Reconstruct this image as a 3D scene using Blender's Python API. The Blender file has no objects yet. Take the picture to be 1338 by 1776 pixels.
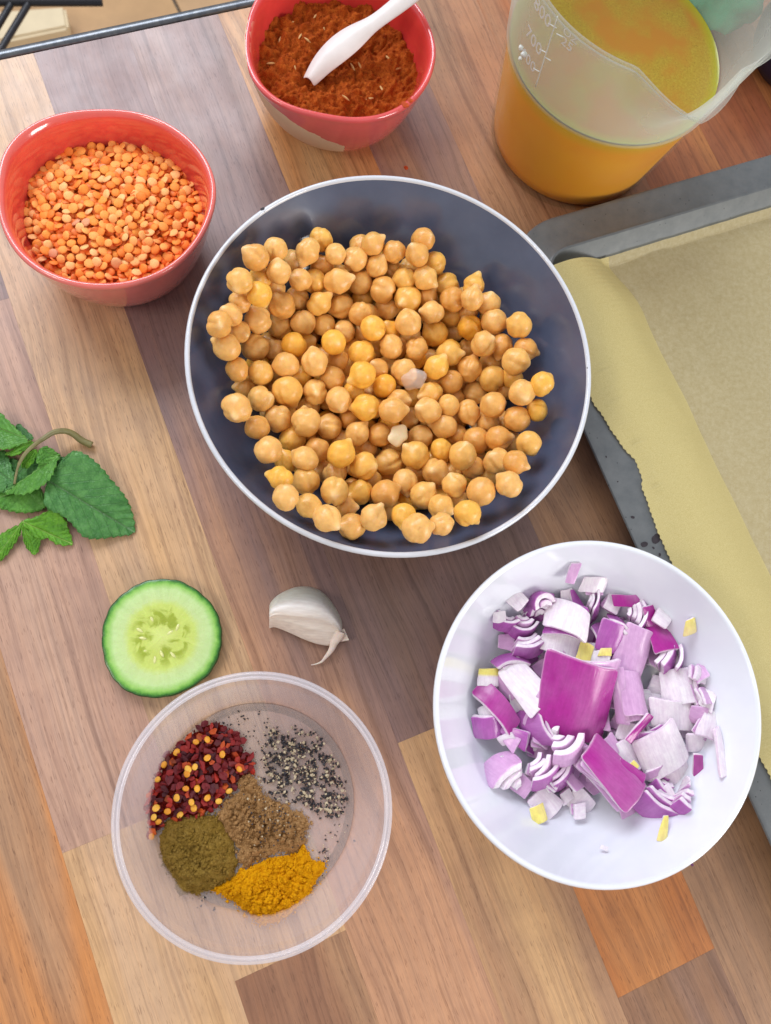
import bpy, bmesh, math, random
import numpy as np
from mathutils import Vector, Matrix, noise
PI = math.pi
rad = math.radians
scn = bpy.context.scene
COL = scn.collection
scn.unit_settings.system = 'METRIC'
scn.unit_settings.scale_length = 0.01          # one unit is one centimetre

# ------------------------------------------------------------------ camera
PW, PH, PF = 1338.0, 1776.0, 1481.0            # picture size and focal length in pixels
HC = 43.0                                      # camera height over the worktop
_d = np.array([460.6 - PW / 2, 1256.0 - PH / 2, PF]); _d /= np.linalg.norm(_d)
_up = -_d
_e = np.array([1, 0, 0.]) - _up * _up[0]; _e /= np.linalg.norm(_e)
CM = np.array([_e, np.cross(_up, _e), _up])
cam_data = bpy.data.cameras.new('camera')
cam = bpy.data.objects.new('camera', cam_data)
COL.objects.link(cam)
cx_, cy_, cz_ = CM @ np.array([1, 0, 0]), CM @ np.array([0, -1, 0]), CM @ np.array([0, 0, -1])
cam.matrix_world = Matrix(((cx_[0], cy_[0], cz_[0], 0), (cx_[1], cy_[1], cz_[1], 0), (cx_[2], cy_[2], cz_[2], HC), (0, 0, 0, 1)))
cam_data.sensor_fit = 'VERTICAL'
cam_data.sensor_height = 24
cam_data.lens = 24 * PF / PH
cam_data.clip_start = 0.5
cam_data.clip_end = 3000
cam_data.dof.use_dof = True
cam_data.dof.focus_distance = 42.5
cam_data.dof.aperture_fstop = 0.10
scn.camera = cam

# ------------------------------------------------------------------ light
world = bpy.data.worlds.new('World'); scn.world = world
world.use_nodes = True
bg = world.node_tree.nodes['Background']
bg.inputs[0].default_value = (0.84, 0.84, 0.88, 1)
bg.inputs[1].default_value = 0.68

def area(name, loc, target, sx, sy, power, color):
    l = bpy.data.lights.new(name, 'AREA'); l.shape = 'RECTANGLE'; l.size = sx; l.size_y = sy
    l.energy = power; l.color = color
    o = bpy.data.objects.new(name, l); COL.objects.link(o); o.location = loc
    o.rotation_euler = (Vector(target) - Vector(loc)).to_track_quat('-Z', 'Y').to_euler()
    return o
area('window_light', (-70, 158, 150), (3, 12, 0), 150, 90, 410000, (0.86, 0.91, 1.0))
area('ceiling_lamp', (-135, -50, 180), (5, 10, 0), 60, 40, 110000, (1.0, 0.92, 0.80))
area('side_window_light', (140, -75, 58), (5, 12, 2), 60, 60, 170000, (1.0, 0.97, 0.93))
vs = scn.view_settings
scn.display_settings.display_device = 'sRGB'
vs.view_transform = 'Standard'; vs.look = 'None'; vs.exposure = 0.02; vs.gamma = 1.0
vs.use_curve_mapping = False
scn.render.engine = 'CYCLES'
scn.cycles.max_bounces = 10
scn.cycles.transparent_max_bounces = 16
scn.cycles.caustics_reflective = False
scn.cycles.caustics_refractive = False

# ------------------------------------------------------------------ helpers
def ray(u, v):
    return CM @ np.array([u - PW / 2, v - PH / 2, PF])

def at(u, v, z=0.0):
    r = ray(u, v); t = (z - HC) / r[2]
    return Vector((r[0] * t, r[1] * t, z))

YAW = 0.377
CY, SY = math.cos(YAW), math.sin(YAW)
def brd(x, y, z=0.0):                          # worktop frame (along the staves) to world
    return Vector((CY * x - SY * y, SY * x + CY * y, z))
def inv_brd(p):
    return (CY * p[0] + SY * p[1], -SY * p[0] + CY * p[1])

def srgb(r, g, b, a=1.0):
    f = lambda c: (c / 255 / 12.92) if c / 255 <= 0.04045 else ((c / 255 + 0.055) / 1.055) ** 2.4
    return (f(r), f(g), f(b), a)

def tag(o, label=None, cat=None, group=None, kind=None):
    if label: o['label'] = label
    if cat: o['category'] = cat
    if group: o['group'] = group
    if kind: o['kind'] = kind
    return o

def empty(name, loc):
    o = bpy.data.objects.new(name, None); COL.objects.link(o); o.location = loc
    o.empty_display_size = 1
    return o

def mesh_data(name, verts, faces, mat=None, smooth=True, sharp=None):
    m = bpy.data.meshes.new(name)
    m.from_pydata([tuple(v) for v in verts], [], faces)
    m.update()
    if smooth:
        m.polygons.foreach_set('use_smooth', [True] * len(m.polygons))
        if sharp: m.set_sharp_from_angle(angle=rad(sharp))
    if mat: m.materials.append(mat)
    return m

def link(name, m, loc=(0, 0, 0), parent=None, rot=None):
    o = bpy.data.objects.new(name, m); COL.objects.link(o); o.location = loc
    if parent: o.parent = parent
    if rot is not None: o.rotation_euler = rot
    return o

def world_obj(name, verts, faces, mat, org=(0, 0, 0), parent=None, smooth=True, sharp=None):
    """verts in world space; the object's origin goes to org"""
    org = Vector(org)
    m = mesh_data(name, [Vector(v) - org for v in verts], faces, mat, smooth, sharp)
    return link(name, m, org - (parent.location if parent else Vector()), parent)

def lathe(profile, n=96, fr=None):
    """profile of (r, z) from the axis; fr(theta, r, z) -> (r, z) bends it"""
    V, F = [], []
    for (r, z) in profile:
        for k in range(n):
            a = 2 * PI * k / n
            rr, zz = fr(a, r, z) if fr else (r, z)
            V.append((rr * math.cos(a), rr * math.sin(a), zz))
    for i in range(len(profile) - 1):
        for k in range(n):
            k2 = (k + 1) % n
            F.append((i * n + k, i * n + k2, (i + 1) * n + k2, (i + 1) * n + k))
    return V, F

def tube(points, radii, n=12, cap=True, flat=1.0):
    pts = [Vector(p) for p in points]
    V, F = [], []
    upv = Vector((0, 0, 1))
    for i, p in enumerate(pts):
        t = (pts[min(i + 1, len(pts) - 1)] - pts[max(i - 1, 0)]).normalized()
        s = t.cross(upv)
        if s.length < 1e-4: s = Vector((1, 0, 0))
        s.normalize(); u = s.cross(t).normalized()
        for k in range(n):
            a = 2 * PI * k / n
            V.append(p + s * (math.cos(a) * radii[i]) + u * (math.sin(a) * radii[i] * flat))
    for i in range(len(pts) - 1):
        for k in range(n):
            k2 = (k + 1) % n
            F.append((i * n + k, i * n + k2, (i + 1) * n + k2, (i + 1) * n + k))
    if cap:
        F.append(tuple(range(n))[::-1]); F.append(tuple((len(pts) - 1) * n + k for k in range(n)))
    return V, F

def spline(pts, n, closed=False):
    """Catmull-Rom through points"""
    P = [Vector(p) for p in pts]; out = []; N = len(P)
    segs = N if closed else N - 1
    for i in range(segs):
        if closed: a, b, c, d = P[(i - 1) % N], P[i], P[(i + 1) % N], P[(i + 2) % N]
        else: a, b, c, d = P[max(i - 1, 0)], P[i], P[i + 1], P[min(i + 2, N - 1)]
        for k in range(n):
            t = k / n
            out.append(0.5 * ((2 * b) + (c - a) * t + (2 * a - 5 * b + 4 * c - d) * t * t + (3 * b - a - 3 * c + d) * t ** 3))
    if not closed: out.append(P[-1])
    return out

def box(sx, sy, sz, bev=0.0):
    bm = bmesh.new(); bmesh.ops.create_cube(bm, size=1)
    bmesh.ops.scale(bm, vec=(sx, sy, sz), verts=bm.verts)
    if bev: bmesh.ops.bevel(bm, geom=bm.edges[:], offset=bev, segments=2, affect='EDGES', profile=0.6)
    V = [v.co.copy() for v in bm.verts]; F = [[v.index for v in f.verts] for f in bm.faces]
    bm.free(); return V, F

def zone(x, y, c, r):
    dx, dy = (x - c[0]) / r, (y - c[1]) / r
    if dx * dx + dy * dy < .10: return 'at the middle'
    k = int(((math.degrees(math.atan2(dy, dx)) + 382.5) % 360) // 45)
    return ('on the right side', 'at the far right', 'on the far side', 'at the far left', 'on the left side', 'at the near left', 'on the near side', 'at the near right')[k]

def fbm(x, y, z=0.0, o=4):
    return noise.fractal(Vector((x, y, z)), 1.0, 2.0, o)

# ------------------------------------------------------------------ materials
class N:
    """small node-graph writer"""
    def __init__(s, name):
        s.m = bpy.data.materials.new(name); s.m.use_nodes = True
        s.t = s.m.node_tree; s.t.nodes.clear()
        s.out = s.t.nodes.new('ShaderNodeOutputMaterial')
    def new(s, typ, ins=None, **kw):
        n = s.t.nodes.new('ShaderNode' + typ)
        for k, v in kw.items(): setattr(n, k, v)
        for k, v in (ins or {}).items(): s.put(n.inputs[k], v)
        return n
    def put(s, sock, v):
        if isinstance(v, bpy.types.NodeSocket): s.t.links.new(v, sock)
        elif isinstance(v, bpy.types.Node): s.t.links.new(v.outputs[0], sock)
        else:
            if isinstance(v, (tuple, list)) and len(v) == 3 and sock.type == 'RGBA': v = (*v, 1)
            sock.default_value = v
    def coord(s, which='Object'): return s.new('TexCoord').outputs[which]
    def mapping(s, vec, scale=(1, 1, 1), loc=(0, 0, 0), rot=(0, 0, 0)):
        return s.new('Mapping', {'Vector': vec, 'Scale': scale, 'Location': loc, 'Rotation': rot}).outputs[0]
    def noise(s, vec, scale, detail=4, rough=0.55, dist=0.0):
        return s.new('TexNoise', {'Vector': vec, 'Scale': scale, 'Detail': detail, 'Roughness': rough, 'Distortion': dist}).outputs[0]
    def ramp(s, fac, stops, interp='LINEAR'):
        n = s.new('ValToRGB', {'Fac': fac}); r = n.color_ramp; r.interpolation = interp
        while len(r.elements) < len(stops): r.elements.new(0.5)
        for e, (p, c) in zip(r.elements, stops):
            e.position = p; e.color = c if len(c) == 4 else (*c, 1)
        return n.outputs[0]
    def val(s, fac, a, b, lo=0.0, hi=1.0):
        n = s.new('MapRange', {'Value': fac, 'From Min': lo, 'From Max': hi, 'To Min': a, 'To Max': b}); return n.outputs[0]
    def mix(s, fac, a, b, mode='MIX'):
        n = s.new('Mix', data_type='RGBA', blend_type=mode)
        s.put(n.inputs[0], fac); s.put(n.inputs[6], a); s.put(n.inputs[7], b); return n.outputs[2]
    def math(s, op, a, b=0.0, c=0.0):
        n = s.new('Math', operation=op); s.put(n.inputs[0], a); s.put(n.inputs[1], b); s.put(n.inputs[2], c); return n.outputs[0]
    def bump(s, h, strength=0.3, dist=0.05, normal=None):
        i = {'Height': h, 'Strength': strength, 'Distance': dist}
        if normal is not None: i['Normal'] = normal
        return s.new('Bump', i).outputs[0]
    def pbr(s, color, rough=0.5, **kw):
        i = {'Base Color': color, 'Roughness': rough}
        i.update(kw); return s.new('BsdfPrincipled', i)
    def done(s, shader):
        s.t.links.new(shader.outputs[0], s.out.inputs['Surface']); return s.m

def SSS(w, scale, rgb=(1, 0.5, 0.25)):
    return {'Subsurface Weight': w, 'Subsurface Scale': scale, 'Subsurface Radius': rgb}

def mat_wood():
    g = N('stave_wood')
    info = g.new('ObjectInfo')
    off = g.new('CombineXYZ', {'X': g.math('MULTIPLY', info.outputs['Random'], 371.0), 'Y': g.math('MULTIPLY', info.outputs['Random'], 913.0), 'Z': g.math('MULTIPLY', info.outputs['Random'], 57.0)})
    v = g.new('VectorMath', {0: g.coord(), 1: off}, operation='ADD').outputs[0]
    tone2 = g.new('Attribute', attribute_type='OBJECT', attribute_name='tone2').outputs['Color']
    broad = g.noise(g.mapping(v, (0.34, 0.035, 1)), 1.0, 2, 0.5, 0.5)
    gr = g.new('Attribute', attribute_type='OBJECT', attribute_name='grad').outputs['Fac']
    yl = g.new('SeparateXYZ', {'Vector': g.coord()}).outputs[1]
    fac = g.new('Clamp', {'Value': g.math('ADD', g.val(broad, 0, 1, 0.38, 0.64), g.math('MULTIPLY', yl, gr))}).outputs[0]
    c = g.mix(fac, info.outputs['Color'], tone2)
    # long growth bands, bent a little
    warp = g.noise(g.mapping(v, (0.12, 0.05, 1)), 1.0, 2)
    vv = g.new('VectorMath', {0: v, 1: g.new('CombineXYZ', {'X': g.val(warp, -1.2, 1.2)})}, operation='ADD').outputs[0]
    band = g.noise(g.mapping(vv, (2.3, 0.045, 1)), 1.0, 3, 0.6)
    c = g.mix(1.0, c, g.ramp(band, [(0.30, (0.72, 0.68, 0.67)), (0.47, (0.98, 0.98, 0.98)), (0.56, (1.05, 1.03, 1.0)), (0.72, (0.82, 0.79, 0.78))]), 'MULTIPLY')
    lines = g.noise(g.mapping(vv, (6.5, 0.10, 1)), 1.0, 2, 0.5)
    c = g.mix(0.5, c, g.ramp(lines, [(0.36, (0.66, 0.62, 0.60)), (0.46, (1, 1, 1)), (0.60, (1.04, 1.02, 1.0)), (0.70, (0.86, 0.85, 0.84))]), 'MULTIPLY')
    fine = g.noise(g.mapping(v, (26, 0.8, 1)), 1.0, 3, 0.6)
    c = g.mix(0.8, c, g.ramp(fine, [(0.3, (0.84, 0.84, 0.84)), (0.65, (1.07, 1.07, 1.07))]), 'MULTIPLY')
    pores = g.noise(g.mapping(v, (21, 1.7, 1)), 1.0, 1, 0.5)
    pm = g.noise(g.mapping(v, (0.8, 0.2, 1)), 1.0, 1)
    pc = g.ramp(g.math('ADD', pores, g.val(pm, -0.06, 0.05)), [(0.30, (0.55, 0.5, 0.48)), (0.345, (1, 1, 1))])
    c = g.mix(0.7, c, pc, 'MULTIPLY')
    c = g.new('HueSaturation', {'Saturation': 1.06, 'Value': 0.95, 'Color': c}).outputs[0]
    mot = g.noise(g.mapping(v, (0.8, 0.8, 1)), 1.0, 4)
    c = g.mix(0.55, c, g.ramp(mot, [(0.3, (0.86, 0.85, 0.88)), (0.7, (1.1, 1.1, 1.08))]), 'MULTIPLY')
    h = g.noise(g.mapping(v, (9, 3, 1)), 1.0, 3)
    sm = g.noise(g.mapping(v, (0.35, 0.3, 1)), 1.0, 4, 0.65)
    b = g.pbr(c, g.val(sm, 0.30, 0.46, 0.3, 0.7), **{'Normal': g.bump(h, 0.10, 0.02), 'Specular IOR Level': 0.6})
    return g.done(b)

def mat_simple(name, color, rough=0.5, var=0.0, vscale=2.0, bump=0.0, bscale=20.0, **kw):
    g = N(name); v = g.coord()
    c = color
    if var:
        n = g.noise(v, vscale, 5, 0.6)
        lo = tuple(x * (1 - var) for x in color[:3]); hi = tuple(min(1, x * (1 + var)) for x in color[:3])
        c = g.ramp(n, [(0.3, lo), (0.7, hi)])
    if bump: kw['Normal'] = g.bump(g.noise(v, bscale, 4), bump, 0.05)
    return g.done(g.pbr(c, rough, **kw))

def mat_powder(name, stops, grain=34.0, speck=None):
    g = N(name); v = g.coord()
    n = g.noise(v, grain, 4, 0.75)
    n2 = g.noise(v, 3.0, 4, 0.6)
    f = g.math('ADD', g.math('MULTIPLY', n, 0.65), g.math('MULTIPLY', n2, 0.35))
    c = g.ramp(f, stops)
    if speck:
        vo = g.new('TexVoronoi', {'Vector': v, 'Scale': 17.0, 'Randomness': 1.0})
        m = g.ramp(vo.outputs['Distance'], [(0.12, (1, 1, 1)), (0.2, (0, 0, 0))])
        r = g.ramp(g.new('SeparateColor', {'Color': vo.outputs['Color']}).outputs[0], [(0.62, (0, 0, 0)), (0.66, (1, 1, 1))])
        c = g.mix(g.math('MULTIPLY', m, r), c, speck)
    b = g.pbr(c, 0.95, **{'Normal': g.bump(n, 0.9, 0.06), 'Specular IOR Level': 0.15})
    return g.done(b)

M = {}
M['wood'] = mat_wood()
M['under'] = mat_simple('worktop_core', srgb(60, 42, 34), 0.7)

# ------------------------------------------------------------------ setting: worktop of staves
slab_v, slab_f = box(100, 86, 3.4)
slab = world_obj('worktop', [brd(p.x + 12, p.y - 3.7, p.z - 1.78) for p in slab_v], slab_f, M['under'], brd(12, -3.7, -3.48), smooth=False)
tag(slab, 'wood block worktop of long brown staves under the ingredients', kind='structure')
LT, DK, OR, BR, RD, PU = srgb(200, 166, 134), srgb(140, 112, 100), srgb(194, 134, 86), srgb(172, 134, 104), srgb(176, 116, 80), srgb(142, 115, 110)
TN, PK = srgb(205, 166, 124), srgb(183, 147, 128)
bx = [-37.4, -32, -26.6, -21.2, -15.8, -10.42, -5.06, 0.32, 5.7, 11.17, 16.63, 21.75, 27.0, 32.2, 37.3, 42.6, 48, 53.4, 58.8]
YT, YB = 39.55, -46.0
# for each column: list of (top y, tone, tone2) downwards
cols = {
    5 - 5: [(YT, BR, DK)], 1: [(YT, LT, BR), (-4, DK, BR)], 2: [(YT, DK, PU), (10, TN, BR)],
    3: [(YT, BR, LT), (2, DK, BR)], 4: [(YT, PU, BR), (22, BR, OR), (-22, TN, BR)],
    5: [(YT, DK, PU), (25.3, PK, srgb(190, 156, 136)), (-2, TN, LT), (-21, DK, BR)],
    6: [(YT, LT, TN), (-10.1, srgb(150, 110, 86), BR)],
    7: [(YT, PU, srgb(190, 146, 116)), (-31, DK, BR)],
    8: [(YT, srgb(160, 132, 122), PU), (16, PU, DK), (-3.23, BR, TN), (-30, LT, TN)],
    9: [(YT, TN, OR), (12.5, PU, DK), (-5.5, OR, srgb(184, 120, 74)), (-18.0, srgb(150, 112, 84), DK)],
    10: [(YT, PU, BR), (9, DK, BR), (-11, srgb(150, 116, 90), BR)],
    11: [(YT, srgb(180, 134, 102), BR), (4, DK, RD), (-16, BR, TN)],
    12: [(YT, RD, BR), (19, OR, RD), (-7, BR, DK)],
    13: [(YT, OR, RD), (3, RD, DK)],
    14: [(YT, RD, srgb(150, 92, 68)), (5, BR, DK)], 15: [(YT, srgb(158, 98, 72), RD), (0, TN, OR)],
    16: [(YT, BR, RD), (-5, DK, BR)], 17: [(YT, TN, OR)]}
gap = 0.003
rng = random.Random(3)
for k in range(len(bx) - 1):
    segs = cols[k]
    for i, (yt, c1, c2) in enumerate(segs):
        yb = segs[i + 1][0] if i + 1 < len(segs) else YB
        x0, x1, y0, y1 = bx[k] + gap / 2, bx[k + 1] - gap / 2, yb + gap / 2, yt - gap / 2
        w, l = x1 - x0, y1 - y0
        e = 0.003
        V = [(-w/2, -l/2, -.07), (w/2, -l/2, -.07), (w/2, l/2, -.07), (-w/2, l/2, -.07),
             (-w/2, -l/2, -e), (w/2, -l/2, -e), (w/2, l/2, -e), (-w/2, l/2, -e),
             (-w/2+e, -l/2+e, 0), (w/2-e, -l/2+e, 0), (w/2-e, l/2-e, 0), (-w/2+e, l/2-e, 0)]
        F = [(0, 1, 5, 4), (1, 2, 6, 5), (2, 3, 7, 6), (3, 0, 4, 7), (4, 5, 9, 8), (5, 6, 10, 9), (6, 7, 11, 10), (7, 4, 8, 11), (8, 9, 10, 11)]
        o = link('stave', mesh_data('stave', V, F, M['wood'], False), brd((x0 + x1) / 2, (y0 + y1) / 2, 0) - slab.location, slab, (0, 0, YAW))
        o.color = c1
        o['grad'] = -0.045 if k == 7 else 0.0
        o['tone2'] = [float(c2[0]), float(c2[1]), float(c2[2])]

# metal edging along the back of the worktop
g = N('edge_metal'); v = g.coord()
b = g.pbr(g.ramp(g.noise(v, 3.0, 3), [(0.3, srgb(92, 96, 102)), (0.7, srgb(116, 118, 120))]), 0.32, **{'Metallic': 0.85})
M['edge'] = g.done(b)
prof = [(39.60, -3.0), (39.60, -0.06), (39.62, 0.02), (39.72, 0.10), (39.86, 0.13), (40.06, 0.10), (40.22, 0.0), (40.30, -0.15), (40.30, -3.0)]
V = [brd(x, y, z) for x in (-38, 62) for (y, z) in prof]
F = [(i, i + 1, len(prof) + i + 1, len(prof) + i) for i in range(len(prof) - 1)]
tag(world_obj('edge_strip', V, F, M['edge'], brd(12, 39.9, -3), sharp=50), 'narrow grey metal edging strip along the far side of the worktop', 'edging')

# ------------------------------------------------------------------ floor far below
ZF = -90.0
M['grout'] = mat_simple('grout', srgb(110, 98, 84), 0.9)
M['tile'] = mat_simple('floor_tile', srgb(186, 148, 104), 0.45, 0.18, 0.08)
p0 = at(302, 0, ZF)                             # on a grout line
fl = tag(world_obj('floor', [(p0.x + sx * 150, p0.y + sy * 150, ZF - 0.6) for sx, sy in ((-1, -1), (1, -1), (1, 1), (-1, 1))], [(0, 1, 2, 3)], M['grout'], (p0.x, p0.y, ZF - 0.6), smooth=False), 'tan tiled floor far below the worktop edge', kind='structure')
tv, tf = box(32.4, 32.4, 0.6, 0.12)
tm = mesh_data('tile', tv, tf, M['tile'], True, 40)
dirv = at(315, 26, ZF) - p0
ta = math.atan2(-dirv.x, dirv.y) + PI
for i in range(-4, 3):
    for j in range(-2, 3):
        q = Matrix.Rotation(ta, 3, 'Z') @ Vector((16.5 + i * 33, 9 + j * 33, 0))
        link('tile', tm, Vector((q.x, q.y, 0.3)), fl, (0, 0, ta))
M['cream'] = mat_simple('cream_card', srgb(226, 208, 172), 0.6, 0.05, 0.3)
c4 = [at(113, 9, -86), at(119, 47, -86), at(-40, 80, -86), at(-46, 20, -86)]
cen = sum(c4, Vector()) / 4
V = [Vector((p.x, p.y, z)) for z in (-89.9, -86) for p in c4]
bm = bmesh.new(); bv = [bm.verts.new(p - Vector((cen.x, cen.y, -90))) for p in V]
for f in ((3, 2, 1, 0), (4, 5, 6, 7), (0, 1, 5, 4), (1, 2, 6, 5), (2, 3, 7, 6), (3, 0, 4, 7)): bm.faces.new([bv[i] for i in f])
bmesh.ops.recalc_face_normals(bm, faces=bm.faces)
bmesh.ops.bevel(bm, geom=bm.edges[:], offset=0.5, segments=3, affect='EDGES')
m = bpy.data.meshes.new('cream_box'); bm.to_mesh(m); bm.free(); m.materials.append(M['cream'])
m.polygons.foreach_set('use_smooth', [True] * len(m.polygons)); m.set_sharp_from_angle(angle=rad(40))
tag(link('cream_box', m, (cen.x, cen.y, -90)), 'flat cream coloured box lying on the tiled floor beyond the worktop', 'box')
M['blackmetal'] = mat_simple('black_metal', srgb(30, 30, 36), 0.35)
st = empty('metal_stool', (at(60, 0, -55).x, at(60, 0, -55).y, ZF))
tag(st, 'black metal stool frame standing on the tiled floor beyond the worktop', 'stool')
def bar(name, a, b, r, par, m):
    V, F = tube([a, b], [r, r], 12)
    return world_obj(name, V, F, m, (Vector(a) + Vector(b)) / 2, par, sharp=40)
ZS = -50
dlt = Vector((0, 0, 0))
bar('rail', at(178, 2, ZS), at(-160, 2, ZS), 0.62, st, M['blackmetal'])
bar('rail', at(49, 8, ZS), at(-10, 105, ZS), 0.42, st, M['blackmetal'])
bar('rail', at(19, 8, ZS), at(-42, 110, ZS), 0.42, st, M['blackmetal'])
bar('rail', at(-150, 2, ZS), at(-220, 112, ZS), 0.42, st, M['blackmetal'])
for (u, v) in ((-150, 2), (-215, 105)):
    p = at(u, v, ZS); bar('leg', p, Vector((p.x, p.y, ZF)), 0.8, st, M['blackmetal'])

# ------------------------------------------------------------------ red bowls
def mat_glaze(name, inner, outer, patch=None):
    g = N(name); v = g.coord()
    n = g.noise(v, 0.7, 4)
    base = g.new('Attribute', attribute_type='GEOMETRY', attribute_name='side').outputs['Fac']
    c = g.mix(base, inner, outer)
    c = g.mix(0.6, c, g.ramp(n, [(0.3, (0.82, 0.8, 0.8)), (0.7, (1.1, 1.1, 1.1))]), 'MULTIPLY')
    rough = 0.16; coat = 0.6
    if patch:
        sep = g.new('SeparateXYZ', {'Vector': v})
        z, x, y = sep.outputs[2], sep.outputs[0], sep.outputs[1]
        zz = g.math('ADD', z, g.val(g.noise(v, 1.3, 3), -0.25, 0.25))
        lim = g.math('LESS_THAN', zz, g.math('ADD', 2.5, g.math('MULTIPLY', x, -0.5)))
        m = g.math('MULTIPLY', lim, g.math('MULTIPLY', g.math('LESS_THAN', x, g.math('ADD', 0.55, g.val(g.noise(v, 2.5, 2), -.2, .2))), base))
        c = g.mix(m, c, patch)
        rough = g.val(m, 0.16, 0.75); coat = g.val(m, 0.6, 0.0)
    b = g.pbr(c, rough, **{'Coat Weight': 1.0 if not patch else coat, 'Coat Roughness': 0.03, 'Normal': g.bump(g.noise(v, 0.9, 2), 0.04, 0.2), **SSS(0.08, 0.2, (1, .2, .1))})
    return g.done(b)
M['glaze1'] = mat_glaze('coral_glaze', srgb(222, 82, 68), srgb(222, 112, 104))
M['glaze2'] = mat_glaze('coral_glaze_patched', srgb(218, 66, 62), srgb(212, 88, 88), srgb(222, 194, 160))

def polar_outline(pts, z, c):
    """traced rim points -> radius by angle about c"""
    A = sorted((math.atan2(q.y - c.y, q.x - c.x), math.hypot(q.x - c.x, q.y - c.y)) for q in (at(u, v, z) for u, v in pts))
    an = np.array([a for a, _ in A]); rr = np.array([r for _, r in A])
    an = np.concatenate([an - 2 * PI, an, an + 2 * PI]); rr = np.concatenate([rr] * 3)
    t = np.linspace(-PI, PI, 361)
    y = np.interp(t, an, rr)
    k = np.ones(25) / 25
    y2 = np.convolve(np.concatenate([y[-61:-1], y, y[1:61]]), k, 'same')[60:-60]
    return lambda a: float(np.interp((a + PI) % (2 * PI) - PI, t, y2))

def red_bowl(name, centre, rim_fn, zr, base_r, mat, label):
    R = 5.1
    # unit profile: fraction of rim radius, height
    prof = [(0.02, 0.32, 1), (base_r * .6 / R, 0.30, 1), (base_r * .82 / R, 0.02, 1), (base_r / R, 0.0, 1), (base_r * 1.04 / R, 0.08, 1), (base_r * 1.05 / R, 0.3, 1), (0.70, 0.62, 1), (0.80, 1.3, 1), (0.875, 2.2, 1), (0.93, 3.2, 1), (0.966, 4.1, 1), (0.985, zr - .42, 1),
            (0.999, zr - .26, 1), (1.0, zr - .12, 1), (0.988, zr - .03, .9), (0.968, zr, .7), (0.950, zr - .05, .5), (0.934, zr - .16, .2), (0.918, zr - .33, 0), (0.902, zr - .58, 0), (0.885, zr - .95, 0),
            (0.855, 3.2, 0), (0.81, 2.4, 0), (0.73, 1.5, 0), (0.62, 0.85, 0), (0.35, 0.55, 0), (0.02, 0.5, 0)]
    n = 128
    V, F, side = [], [], []
    for (f, z, s) in prof:
        for k in range(n):
            a = 2 * PI * k / n
            w = min(1, z / zr) ** 1.2
            r = f * (rim_fn(a) * w + R * (1 - w))
            V.append((r * math.cos(a), r * math.sin(a), z + (0.06 * math.sin(2 * a + 1) + 0.05 * math.sin(3 * a)) * w)); side.append(float(s))
    for i in range(len(prof) - 1):
        for k in range(n):
            k2 = (k + 1) % n
            F.append((i * n + k, i * n + k2, (i + 1) * n + k2, (i + 1) * n + k))
    m = mesh_data(name, V, F, mat)
    at_ = m.attributes.new('side', 'FLOAT', 'POINT'); at_.data.foreach_set('value', side)
    o = link(name, m, (centre.x, centre.y, 0.0))
    md = o.modifiers.new('sub', 'SUBSURF'); md.levels = 1; md.render_levels = 1
    return tag(o, label, 'bowl', 'red ceramic bowls')

LR = [(0,282),(10,256),(44,222),(91,198),(134.5,190),(181.6,187),(229,190),(269,202),(309,225),(346,259),(370,299),(377,336),(368,373),(346,417),(316,451),(269,481),(202,498),(145,498),(84,481),(34,447),(7,404),(-5,353),(-3,316)]
SR = [(446,0),(433,27),(424,69),(425,102),(433,132),(460,167),(496,187),(549.5,200),(594,209),(639,209),(684,197),(726,167),(750,129),(757,93),(753,60),(738,30),(718,3)]
ZR = 5.0
lc = Vector((-8.35, 24.9, 0)); sc = Vector((2.80, 35.3, 0))
red_bowl('bowl', lc, polar_outline(LR, ZR - .1, lc), ZR, 3.25, M['glaze1'], 'glossy coral red ceramic bowl holding orange lentils')
fs = polar_outline(SR, ZR - .1, sc)
def fs2(a):
    r = fs(a); w = max(0.0, math.sin(a)); w = min(1, w / 0.5)
    return r * (1 - w) + 5.05 * w
red_bowl('bowl', sc, fs2, ZR, 2.95, M['glaze2'], 'coral red bowl with bare clay patch holding orange ground spice')

# lentils
def lens_mesh(name, r, h, mat, seed, n=9):
    rg = random.Random(seed); V = [(0, 0, h)]
    for (f, z) in ((0.55, 0.80), (0.9, 0.38), (1.0, 0.0)):
        for k in range(n):
            a = 2 * PI * k / n
            q = r * f * (1 + rg.uniform(-.05, .05))
            V.append((q * math.cos(a), q * math.sin(a) * 0.96, h * z))
    for (f, z) in ((0.93, -0.16), (0.5, -0.34)):
        for k in range(n):
            a = 2 * PI * k / n
            V.append((r * f * math.cos(a), r * f * math.sin(a), h * z))
    V.append((0, 0, -0.36 * h)); F = []
    for k in range(n): F.append((0, 1 + k, 1 + (k + 1) % n))
    for i in range(4):
        for k in range(n):
            a, b = 1 + i * n + k, 1 + i * n + (k + 1) % n
            F.append((a, a + n, b + n, b))
    L = len(V) - 1
    for k in range(n): F.append((L, 1 + 4 * n + (k + 1) % n, 1 + 4 * n + k))
    return mesh_data(name, V, F, mat)
def mat_rand(name, stops, rough, **kw):
    g = N(name); v = g.coord(); info = g.new('ObjectInfo')
    c = g.ramp(info.outputs['Random'], stops)
    n = g.noise(v, 5.0, 4, 0.6)
    c = g.mix(0.7, c, g.ramp(n, [(0.3, (0.84, 0.80, 0.76)), (0.7, (1.1, 1.12, 1.14))]), 'MULTIPLY')
    kw = dict(kw)
    bs = kw.pop('bump', 0.15)
    return g.done(g.pbr(c, rough, **{'Normal': g.bump(g.noise(v, 14, 3), bs, 0.03)}, **kw))
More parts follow.
